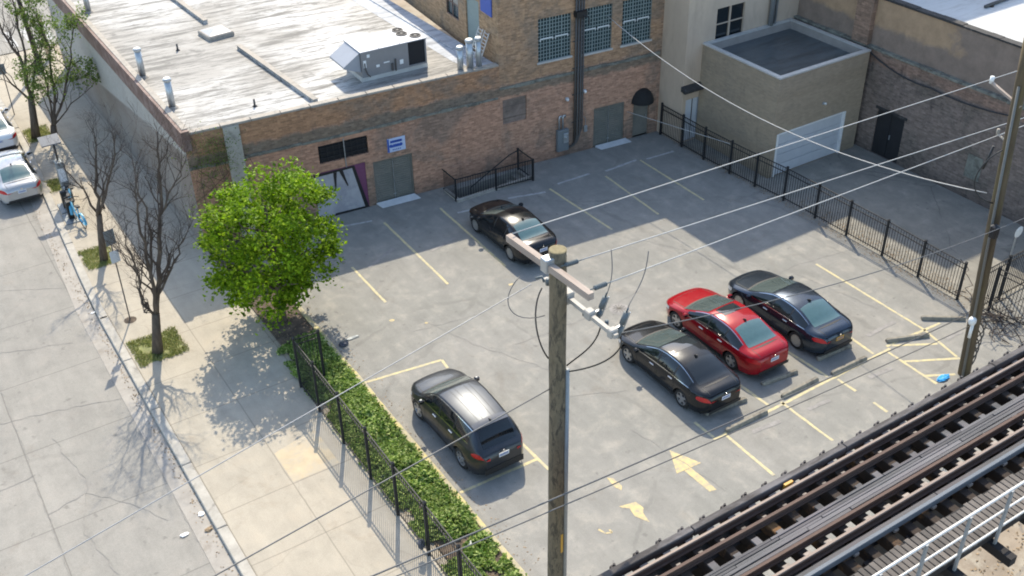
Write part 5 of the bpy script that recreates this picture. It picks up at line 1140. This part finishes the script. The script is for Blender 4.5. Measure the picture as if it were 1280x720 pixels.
def ext(a, c, xx): a, c = Vector(a), Vector(c); return a+(c-a)*((xx-a.x)/(c.x-a.x))
wire('power_line', 'uppermost pale power line, from the upper crossarm end to the short standoff arm', W1[0], ext(*W1, 40), 0.0, .012, 'wire')
wire('power_line', 'middle pale power line ending at the first insulator of the near pole', W2[0], ext(*W2, 40), 0.0, .012, 'wire')
wire('power_line', 'lowest of the three pale power lines, ending at the near end of the upper crossarm', W3[0], ext(*W3, 40), 0.0, .012, 'wire')
wire('overhead_wire', 'dark cable from the white spool on the leaning pole, upper of the low pair', (26.2, 15.3, 2.25), (3.1, 11.2, 8.5), .12, .017, 'wire_dark')
wire('overhead_wire', 'dark cable just below its twin across the parking lot', (26.3, 15.1, 1.95), (3.3, 11.0, 8.5), .12, .013, 'wire_dark')
wire('overhead_wire', 'thin wire crossing over the three parked sedans to the lower crossarm', (30.0, 14.9, 5.6), (10.3, 13.0, 9.6), .55, .012, 'wire_dark')
wire('overhead_wire', 'wire leaving the lower crossarm towards the street, crossing the planter', (9.9, 15.05, 9.80), (-2.05, 13.4, 9.0), .0, .010, 'wire_mid')
wire('overhead_wire', 'thin dark wire from mid pole crossing the sidewalk slabs', (9.9, 14.3, 7.60), (1.0, 12.6, 8.3), .0, .014, 'wire_dark')
wire('service_cable', 'pale sagging service cable from the tan brick facade to the leaning pole', FP(18.0, .08, 6.05), (RPX-.05, 15.75, 6.35), 1.15, .015, 'wire_mid2', None)
wire('service_cable', 'short pale cable from the brick above the narrow door to the alley fence', FP(19.2, .05, 1.4), (29.4, 29.4, 1.45), .0, .011, 'wire_mid2', None)

# ---------------------------------------------------------------- trees
def leaf_quads(mb, centers, size, rnd, up=.5, outward=None, aspect=.75):
    for p in centers:
        n = Vector((rnd.gauss(0, 1), rnd.gauss(0, 1), rnd.gauss(0, 1)+up*2)).normalized(); a = n.orthogonal().normalized(); a.rotate(Matrix.Rotation(rnd.uniform(0, 6.28), 3, n)); c_ = n.cross(a)
        s_ = size*rnd.uniform(.65, 1.3); k = len(mb.v); fold = n*s_*.18
        mb.v += [p-a*s_*.55, p+c_*s_*aspect*.5-fold, p+a*s_*.6, p-c_*s_*aspect*.5-fold]; mb.f += [[k, k+1, k+2, k+3]]; mb.mi.append(0)
def tree_branches(mb, p, d, length, r, depth, rnd, spread=.55, up=.25, tips=None, n=5, kids=(2, 4), taper=.45):
    pts = [Vector(p)]; dd = Vector(d).normalized()
    for i in range(n):
        dd = (dd+Vector((rnd.gauss(0, .2), rnd.gauss(0, .2), rnd.gauss(0, .12)+up*.12))).normalized(); pts.append(pts[-1]+dd*length/n)
    rad = [max(.0028, r*(1-(1-taper)*i/n)) for i in range(n+1)]; mb.tube(pts, rad, 7 if r > .03 else (5 if r > .012 else 3), False)
    if tips is not None and depth <= 1: tips += pts[2:]
    if depth > 0:
        for k in range(rnd.randint(*kids)+(1 if depth > 1 else 2)):
            f = rnd.uniform(.3, 1.0); i = min(int(f*n), n-1); q = pts[i].lerp(pts[i+1], f*n-i)
            side_ = Vector((rnd.gauss(0, 1), rnd.gauss(0, 1), rnd.gauss(0, .5))).normalized(); nd = (dd*(1-spread)+side_*spread+Vector((0, 0, up*.5))).normalized()
            tree_branches(mb, q, nd, length*rnd.uniform(.45, .75), rad[i]*rnd.uniform(.45, .65), depth-1, rnd, spread, up, tips, max(3, n-1), kids, .35)
def bare_tree(name, lab, base, trunk, limbs, tr_, rnd, leaves=0, grp='bare street trees', depth=3, tw=1.0):
    t = thing(name, lab, 'tree', (*base, 0), 0, grp); tips = []
    g = MB(); P = [Vector((0, 0, -.05))]+[Vector(q) for q in trunk]; g.tube(P, [tr_*1.35, tr_*1.02]+[tr_*.9]*(len(P)-2), 12)
    tb_ = MB(); 
    for lm, r in limbs:
        pts = [Vector(q) for q in lm]; sm = []
        for a, c in zip(pts, pts[1:]): sm += [a.lerp(c, k/3)+Vector((rnd.gauss(0, .035), rnd.gauss(0, .04), 0)) for k in range(3)]
        sm.append(pts[-1]); n = len(sm); rad = [r*(1-.72*i/(n-1)) for i in range(n)]; g.tube(sm, rad, 8)
        for i in range(2, n):
            for k in range((1 if rnd.random() < .75 else 2) if i < n-1 else 3):
                dd = (sm[i]-sm[i-1]).normalized(); side_ = Vector((rnd.gauss(0, 1), rnd.gauss(0, 1), rnd.gauss(0, .4))).normalized(); nd = (dd*.7+side_*.5+Vector((0, 0, .25))).normalized()
                tree_branches(tb_, sm[i], nd, tw*rnd.uniform(.6, 1.3)*(1.25-.4*i/n), rad[i]*.42+.004, depth-1, rnd, .5, .35, tips, 5, (2, 3))
    g.build('trunk', mt['bark'], t, True); cr = tb_.build('crown', mt['twig'], t)
    if leaves:
        lf = MB(); cs = []
        for k in range(leaves): p = rnd.choice(tips); cs.append(p+Vector((rnd.gauss(0, .09), rnd.gauss(0, .09), rnd.gauss(0, .09))))
        leaf_quads(lf, cs, .10, rnd); lf.build('foliage', mt['leaf2'], t)
    return t, tips
rt_ = random.Random(21)
o = (5.13, 30.86)
def LM(pts, dy): n = len(pts); return [(x-o[0], dy*(i/(n-1))**1.2*1.0, z) for i, (x, z) in enumerate(pts)]
bare_tree('bare_tree', 'nearest bare street tree, forked trunk in the larger grass square', o, [(.12, 0, .75), (.25, 0, 1.5)],
          [(LM([(5.38, 1.45), (5.74, 2.7), (6.06, 4.13), (6.32, 5.22), (6.55, 6.4), (6.65, 7.1)], .2), .10), (LM([(5.36, 1.45), (5.5, 2.6), (5.58, 4.29), (5.53, 5.57), (5.61, 6.4)], -.5), .075), (LM([(5.6, 2.1), (6.2, 2.9), (6.7, 3.5), (7.1, 3.95)], .4), .05), (LM([(6.3, 5.0), (6.69, 5.6), (7.1, 6.1), (7.4, 6.5)], .1), .04), (LM([(5.33, 1.5), (5.09, 2.0), (5.15, 2.62), (5.15, 3.85), (5.1, 4.5)], .5), .055), (LM([(5.5, 2.9), (5.95, 4.3), (5.88, 5.6), (5.97, 6.7)], .8), .05), (LM([(5.5, 2.2), (5.2, 3.0), (4.9, 3.9), (4.7, 4.8)], -.7), .04)], .15, rt_)
b = MB(); 
t = thing('bird_nest', 'dark clump of twigs lodged low in the fork of the nearest bare tree', 'nest', (5.12, 30.8, 1.95)); g = MB()
for k in range(70): a = rt_.uniform(0, 6.28); p = Vector((.11*math.cos(a), .11*math.sin(a), rt_.uniform(-.22, .22))); q = Vector((.11*math.cos(a+1.2), .11*math.sin(a+1.2), p.z+rt_.uniform(-.1, .1))); g.tube([p, q], .012, 4)
g.build('twigs', mt['twig'], t)
o = (5.21, 37.76)
bare_tree('bare_tree', 'second bare street tree, in the small grass square by the sign post', o, [(.12, 0, 1.0), (.27, 0, 1.95)],
          [(LM([(5.48, 1.9), (5.58, 2.86), (5.9, 4.0), (6.08, 4.8)], .2), .075), (LM([(5.5, 1.95), (6.06, 3.0), (6.41, 3.94), (6.6, 4.8)], -.3), .06), (LM([(5.41, 2.0), (5.21, 3.0), (4.83, 3.8)], .4), .05), (LM([(5.64, 2.09), (5.92, 2.92), (6.52, 3.7)], .5), .045)], .12, rt_, tw=.8)
o = (5.49, 50.35)
bare_tree('bare_tree', 'farthest bare street tree, left of the half-leafed tree', o, [(.15, 0, 1.0), (.28, 0, 2.0)],
          [(LM([(5.77, 2.0), (5.82, 3.9), (5.46, 5.1), (5.3, 6.2)], .2), .09), (LM([(5.7, 2.4), (6.0, 4.0), (6.13, 5.7), (6.2, 7.0)], -.3), .07), (LM([(5.77, 1.9), (6.5, 3.4), (7.24, 4.75)], .4), .06), (LM([(5.7, 1.8), (5.1, 2.9), (4.7, 4.2)], -.5), .06)], .16, rt_, tw=1.15)
o = (6.21, 49.85)
bare_tree('leafing_tree', 'half-leafed young green tree on the sidewalk beyond the bicycles', o, [(.1, 0, .6)],
          [(LM([(6.3, .5), (6.7, 1.97), (7.06, 4.2), (6.9, 5.6)], .2), .08), (LM([(6.3, .5), (7.0, 1.8), (7.8, 3.6), (8.2, 4.9)], -.3), .07), (LM([(6.25, .5), (6.5, 2.0), (6.5, 3.6), (6.6, 5.0)], .4), .05), (LM([(6.35, .6), (7.3, 1.5), (8.3, 2.2)], -.5), .04), (LM([(6.25, .5), (6.2, 1.8), (6.1, 2.8)], -.5), .03)], .13, rt_, leaves=5200, grp=None, tw=1.0)

# the full green maple
t = thing('maple_tree', 'dense bright green maple with a rounded crown at the corner of the lot', 'tree', (9.35, 30.1, 0)); rm = random.Random(5)
g = MB(); g.tube([(0, 0, -.1), (.02, 0, .5), (.05, .03, 1.2), (.1, .05, 2.0), (.12, .1, 3.2), (.1, .1, 4.6)], [.17, .14, .125, .11, .08, .03], 12)
for k in range(13):
    a = k*2.4; z0_ = 1.0+.22*k; g.tube(bez((.05, 0, z0_), (.6*math.cos(a), .6*math.sin(a), z0_+.5), (1.3*math.cos(a), 1.3*math.sin(a), z0_+.8), (1.9*math.cos(a)*(1-.03*k), 1.9*math.sin(a)*(1-.03*k), z0_+1.1), 6), [.05, .045, .04, .033, .026, .018, .01], 6)
g.build('trunk', mt['bark'], t, True)
cl = []; C0 = Vector((.1, .15, 3.2)); 
while len(cl) < 300:
    v = Vector((rm.gauss(0, 1), rm.gauss(0, 1), rm.gauss(0, 1))).normalized(); nz = noise.noise(v*1.6+Vector((3, 1, 7)))*.50+noise.noise(v*4.0)*.36
    rr_ = (rm.random()**.33) if rm.random() < .35 else rm.uniform(.80, 1.0)
    e = Vector((2.28, 2.35, 2.35)); p = Vector((v.x*e.x, v.y*e.y, v.z*e.z))*rr_*(1+nz)
    if p.z < -1.6: p.z = -1.6-(abs(p.z)-1.6)*.5
    cl.append(C0+p)
lf = MB()
for c_ in cl:
    k = rm.randint(30, 80); sz = rm.uniform(.10, .27); out = (c_-C0).normalized()
    leaf_quads(lf, [c_+Vector((rm.gauss(0, sz), rm.gauss(0, sz), rm.gauss(0, sz*.7))) for _ in range(k)], .132, rm, .7)
lf.build('crown', mt['leaf'], t)

# ivy planter, grass squares, soil litter
ri = random.Random(9); g = MB()
def ivy_density(x, y):
    n = noise.noise(Vector((x*1.1, y*1.1, 0)))+.35*noise.noise(Vector((x*3, y*3, 4)))
    return n
cs = []
while len(cs) < 26000:
    x, y = ri.uniform(8.5, 10.05), ri.uniform(15.7, 28.6); n = ivy_density(x, y)
    edge = min(1, (x-8.5)/.45)*min(1, (10.12-x)/.12+.3)
    thr = -.7 if y > 18.2 and x > 8.8 else (-.25 if y > 18.2 else -.16)
    if n < thr: continue
    hgt_ = (.05+.24*max(0, n+.35))*min(1, edge+.15)*(1+.5*noise.noise(Vector((x*5, y*5, 9)))); cs.append(Vector((x+ri.gauss(0, .05), y, .05+hgt_*ri.random()**.5)))
leaf_quads(g, cs[:17000], .105, ri, .6); leaf_quads(g, cs[17000:], .065, ri, .3); tag(g.build('ground_cover', mt['ivy']), kind='stuff')
def grass(name, x0, x1, y0, y1, n, bald=.0):
    g = MB(); rg_ = random.Random(int(x0*100+y0))
    for _ in range(n):
        x, y = rg_.uniform(x0-.12, x1+.12), rg_.uniform(y0-.12, y1+.12)
        if noise.noise(Vector((x*2.2, y*2.2, 1))) < bald-.3: continue
        a = rg_.uniform(0, PI); w_ = .016; h = rg_.uniform(.04, .11); lx, ly = rg_.gauss(0, .05), rg_.gauss(0, .05); k = len(g.v)
        g.v += [Vector((x-w_*math.cos(a), y-w_*math.sin(a), .01)), Vector((x+w_*math.cos(a), y+w_*math.sin(a), .01)), Vector((x+lx, y+ly, h))]; g.f.append([k, k+1, k+2]); g.mi.append(0)
    tag(g.build(name, mt['grass']), kind='stuff')
    s_ = MB(); s_.add([(x0-.02+ri.uniform(-.05, .05), y0, .005), (x1, y0-.03, .005), (x1+.04, y1, .005), (x0, y1+.03, .005)], [(0, 1, 2, 3)]); tag(s_.build('tree_pit_soil', mt['pit']), kind='structure')
grass('grass', 4.5, 5.95, 30.4, 31.85, 3400, .05); grass('grass', 4.6, 5.55, 37.4, 38.8, 2000, .1); grass('grass', 4.85, 5.5, 44.5, 45.5, 1200); grass('grass', 5.2, 6.1, 49.9, 51.4, 1500)
g = MB(); rl = random.Random(33); cs = []
for _ in range(1400): cs.append(Vector((rl.uniform(8.5, 10.0), rl.uniform(15.8, 36), .065)))
for _ in range(260): cs.append(Vector((10.3+abs(rl.gauss(0, .25)), rl.uniform(16, 35), .012)))
for _ in range(500): cs.append(Vector((3.85+rl.gauss(0, .12), rl.uniform(17, 45), -.10)))
for _ in range(900): cs.append(Vector((29.6+rl.gauss(0, .14), rl.uniform(17.3, 33), .012)))
for _ in range(700): cs.append(Vector((30.0+abs(rl.gauss(0, .4)), rl.uniform(17.5, 26), .012)))
leaf_quads(g, cs, .05, rl, 2.5); tag(g.build('leaf_litter', mt['deadleaf']), kind='stuff')
# weeds growing through the wall top and along the facade corner
g = MB(); rv = random.Random(4); cs = []
for _ in range(900): cs.append(FP(rv.gauss(.9, .5), rv.uniform(.05, .35), 4.0+rv.gauss(0, .45)))
for _ in range(700): cs.append(FP(rv.gauss(.8, .6), rv.uniform(.05, .5), rv.uniform(.2, 3.8)))
leaf_quads(g, cs, .055, rv, .5)
t = thing('climbing_vine', 'sparse young vine climbing the brick corner behind the maple', 'vine', tuple(FP(.9, .1)), 0)
o_ = g.build('foliage', mt['leaf2'], t); o_.location = -t.location
g = MB()
for k in range(9):
    x = .2+k*.2; pts = [FP(x+rv.gauss(0, .06)*i, .05, .5*i) for i in range(10)]; g.tube(pts, [.018-.0015*i for i in range(10)], 4)
o_ = g.build('stem', mt['twig'], t); o_.location = -t.location

# ---------------------------------------------------------------- street furniture
t = thing('street_sign', 'thin leaning post carrying a dark sign above a small white sign, on the sidewalk', 'street sign', (4.9, 33.24, 0), math.radians(12))
g = MB(); g.bar((0, 0, 0), (.03, -.05, 3.65), .045, .03); g.build('post', mt['conduit'], t)
g = MB(); g.bbox(-.15, .21, -.085, -.065, 3.15, 3.72, .01); g.build('sign_panel', mt['meterbox'], t)
g = MB(); g.bbox(-.13, .19, -.082, -.066, 2.45, 2.9, .01); g.build('sign_panel', mt['plate'], t)
g = MB(); g.lathe([(.22, .006), (.12, .03), (0, .04)], 12); g.build('soil_collar', mt['dirt'], t)
t = thing('street_sign', 'short dark sign post at the kerb beyond the parked white car', 'street sign', (5.2, 53.6, 0))
g = MB(); g.bar((0, 0, 0), (.05, 0, 2.6), .05, .04); g.build('post', mt['conduit'], t); g = MB(); g.bbox(-.14, .2, -.045, -.026, 2.1, 2.6, .01); g.build('sign_panel', mt['meterbox'], t)
t = thing('street_lamp_post', 'thick dark lamp post at the far corner by the intersection', 'lamp post', (7.6, 58.9, 0))
g = MB(); g.cyl(0, 0, 0, .5, .2, .16, 12); g.build('base', mt['black'], t); g = MB(); g.tube([(0, 0, .5), (-.1, 0, 4), (-.2, 0, 8)], [.13, .11, .09], 12); g.build('shaft', mt['black'], t, True)
g = MB(); g.tube([(-.2, 0, 7.9), (-.9, 0, 8.5), (-1.8, 0, 8.6)], .05, 8); g.bbox(-2.3, -1.6, -.14, .14, 8.5, 8.64, .03); g.build('lamp_arm', mt['black'], t)
t = thing('bollard_sign', 'tan upright post by the far end of the painted side wall', 'post', (8.35, 60.0, 0))
g = MB(); g.bbox(-.12, .12, -.12, .12, 0, 2.4, .02); g.build('shaft', mt['p_tanpost'] if 'p_tanpost' in mt else mt['yellowslab'], t); g = MB(); g.add([(-.14, -.14, 2.401), (.14, -.14, 2.401), (.14, .14, 2.401), (-.14, .14, 2.401), (0, 0, 2.5)], [(0, 1, 4), (1, 2, 4), (2, 3, 4), (3, 0, 4)]); g.build('cap', mt['coping_dark'], t)
# bike share kiosk and bikes
t = thing('bike_share_kiosk', 'dark rental kiosk with a tilted solar panel on its mast', 'kiosk', (5.3, 43.35, 0))
g = MB(); g.bbox(-.16, .16, -.25, .25, 0, 1.85, .03); g.build('cabinet', mt['meterbox'], t)
g = MB(); g.bbox(-.163, .10, -.262, -.2505, 1.0, 1.6, .01); g.bbox(-.13, .13, -.28, -.2625, .4, .8, .01); g.build('map_panel', mt['plate'], t)
g = MB(); g.tube([(0, .1, 1.85), (0, .1, 2.7)], .04, 8); g.build('mast', mt['black'], t)
g = MB(); g.add([(-.5, -.2, 2.70), (.28, -.2, 2.70), (.28, .32, 2.9), (-.5, .32, 2.9), (-.5, -.2, 2.66), (.28, -.2, 2.66), (.28, .32, 2.86), (-.5, .32, 2.86)], [(0, 1, 2, 3), (7, 6, 5, 4), (0, 1, 5, 4), (1, 2, 6, 5), (2, 3, 7, 6), (3, 0, 4, 7)]); g.build('solar_panel', mt['panel_blue'], t)
def bike(x, y, rz, lab):
    t = thing('share_bicycle', lab, 'bicycle', (x, y, 0), rz, 'docked share bicycles'); r = .32
    for yy, nm in ((-.5, 'wheel'), (.5, 'wheel')):
        g = MB(); M0 = Matrix.Translation((0, yy, r)) @ Matrix.Rotation(PI/2, 4, 'Y')
        g.lathe([(r-.03, -.02), (r, 0), (r-.03, .02), (r-.04, 0), (r-.03, -.02)], 24, M0); w_ = g.build(nm, mt['rubber'], t, True)
        g = MB()
        for k in range(10): a = k*PI/5; g.bar((0, yy, r), (0, yy+(r-.04)*math.cos(a), r+(r-.04)*math.sin(a)), .006)
        g.build('spokes', mt['galv'], w_)
    g = MB(); g.tube([(0, .42, .85), (0, .2, .42), (0, -.15, .33), (0, -.5, r)], .032, 8); g.tube([(0, -.15, .33), (0, -.28, .88)], .026, 8); g.tube([(0, .42, .85), (0, .5, r)], .025, 8); g.build('frame', mt['bikeblue'], t, True)
    g = MB(); g.lathe([(r+.03, -.05), (r+.04, 0), (r+.03, .05)], 24, Matrix.Translation((0, -.5, r)) @ Matrix.Rotation(PI/2, 4, 'Y')); g.v = [v if v.z > r*.9 else Vector((v.x, v.y, r*.9)) for v in g.v]; g.build('rear_fender', mt['bikeblue'], t)
    g = MB(); g.tube([(0, .42, .85), (0, .40, 1.02)], .02, 6); g.tube([(-.3, .25, 1.03), (-.2, .38, 1.03), (.2, .38, 1.03), (.3, .25, 1.03)], .018, 6); g.build('handlebar', mt['black'], t, True)
    g = MB(); g.bbox(-.08, .08, -.42, -.18, .9, .96, .03); g.build('saddle', mt['black'], t)
    g = MB(); g.box(-.16, .16, .45, .72, .78, .84); g.bar((-.16, .72, .78), (-.16, .72, .95), .02); g.bar((.16, .72, .78), (.16, .72, .95), .02); g.bar((-.16, .72, .95), (.16, .72, .95), .02); g.build('basket', mt['black'], t)
bike(5.15, 41.1, math.radians(8), 'light blue share bicycle nearest the camera in the dock')
bike(5.2, 42.25, math.radians(-14), 'light blue share bicycle standing between the other bicycle and the kiosk')
for x, y, lab in ((5.0, 41.7, 'low black dock post beside the nearest share bicycle'), (5.05, 42.75, 'low black dock post next to the rental kiosk')):
    t = thing('bike_dock', lab, 'bike dock', (x, y, 0), 0, 'bike docks'); g = MB(); g.bbox(-.12, .12, -.1, .1, .03, .78, .03); g.build('dock_post', mt['black'], t); g = MB(); g.bbox(-.3, .3, -.45, .45, .0, .04, .01); g.build('base_plate', mt['meterbox'], t)

# ---------------------------------------------------------------- litter and loose things
def crumple(name, lab, cat, loc, s, mat, seed, flat=.5, grp=None):
    g = MB(); rr = random.Random(seed); n, m_ = 9, 6; vs = []
    for i in range(m_+1):
        th = PI*i/m_
        for k in range(n):
            a = 2*PI*k/n; q = rr.uniform(.6, 1.15); vs.append((s[0]*math.sin(th)*math.cos(a)*q, s[1]*math.sin(th)*math.sin(a)*q, max(0, s[2]*(math.cos(th)*q+.9)*flat)))
    g.add(vs, [(i*n+k, i*n+(k+1) % n, (i+1)*n+(k+1) % n, (i+1)*n+k) for i in range(m_) for k in range(n)])
    o = g.build(name, mt[mat]); o.location = loc; return tag(o, lab, cat, grp)
crumple('blue_plastic_bag', 'bright blue plastic bag lying at the base of the leaning pole', 'bag', (25.75, 15.2, .01), (.30, .16, .09), 'bluecloth', 1)
crumple('dark_jacket', 'dark grey garment dropped on the asphalt beside the planter kerb', 'clothing', (10.55, 27.7, .01), (.20, .16, .10), 'greycloth', 2)
crumple('dark_jacket', 'flat grey sleeve of cloth stretched out on the asphalt', 'clothing', (10.95, 27.85, .008), (.28, .08, .04), 'meterbox', 3)
crumple('black_rubbish_bag', 'small dark rubbish bag hung low on the sidewalk fence', 'bag', (8.27, 18.0, .25), (.12, .12, .22), 'greycloth', 4, 1.0)
crumple('paper_litter', 'white crumpled paper lying out in the road', 'litter', (3.2, 22.4, -.12), (.13, .07, .05), 'white', 5, .5, 'litter')
crumple('paper_litter', 'white crumpled paper against the kerb near the road paper', 'litter', (3.86, 22.9, -.115), (.10, .10, .05), 'white', 6, .5, 'litter')
crumple('paper_litter', 'brown and white wrapper heap at the kerb, nearest the camera', 'litter', (3.82, 22.2, -.115), (.13, .10, .06), 'deadleaf', 7, .5, 'litter')
crumple('paper_litter', 'small white scrap at the kerb by the sign post', 'litter', (3.95, 34.6, -.115), (.10, .06, .04), 'white', 8, .5, 'litter')
crumple('paper_litter', 'small white scrap in the leafy planter against the fence', 'litter', (8.75, 21.2, .08), (.10, .06, .05), 'white', 9, .5, 'litter')
crumple('paper_litter', 'white scrap in the bare soil end of the planter', 'litter', (9.55, 17.6, .08), (.12, .07, .05), 'white', 10, .5, 'litter')
crumple('paper_litter', 'white scrap on the shaded soil under the maple', 'litter', (8.7, 27.4, .06), (.10, .06, .05), 'white', 11, .5, 'litter')
t = thing('cable_tangle', 'tangle of loose cable and branches against the short fence by the leaning pole', 'tangle', (29.4, 16.0, 0)); g = MB(); rr = random.Random(77)
for k in range(26):
    p = Vector((rr.gauss(.2, .5), rr.gauss(0, .7), .05)); pts = [p]
    for i in range(9): p = p+Vector((rr.gauss(0, .18), rr.gauss(0, .22), rr.gauss(.05, .12))); p.z = min(1.5, max(.03, p.z)); pts.append(p.copy())
    g.tube(pts, .014, 4)
g.build('strands', mt['twig'], t)
t = thing('convex_mirror', 'small round white sign disc behind the leaning pole by the gate', 'sign', (31.6, 17.4, 0)); g = MB(); g.cyl(0, 0, 0, 2.3, .03); g.build('post', mt['galv'], t); g = MB(); g.lathe([(0, .03), (.18, .02), (.22, 0)], 20, Matrix.Translation((0, -.05, 2.4)) @ Matrix.Rotation(PI/2, 4, 'X')); g.build('disc', mt['white'], t)

g = MB(); rd = random.Random(91); cs = []
for _ in range(260): cs.append(Vector((rd.gauss(21.0, 1.4), rd.gauss(9.2, 1.0), -.16)))
leaf_quads(g, cs, .09, rd, 1.5); tag(g.build('ground_litter', mt['deadleaf']), kind='stuff')
b = MB()
for i, pts in enumerate([[(16.5, 10.4), (18, 10.0), (20.5, 10.6), (23, 10.2)], [(18.2, 11.2), (18.8, 9.4), (18.5, 8)]]): crack(b, pts, .03, -.172, 50+i)
tag(b.build('ground_cracks', mt['tar']), kind='structure')
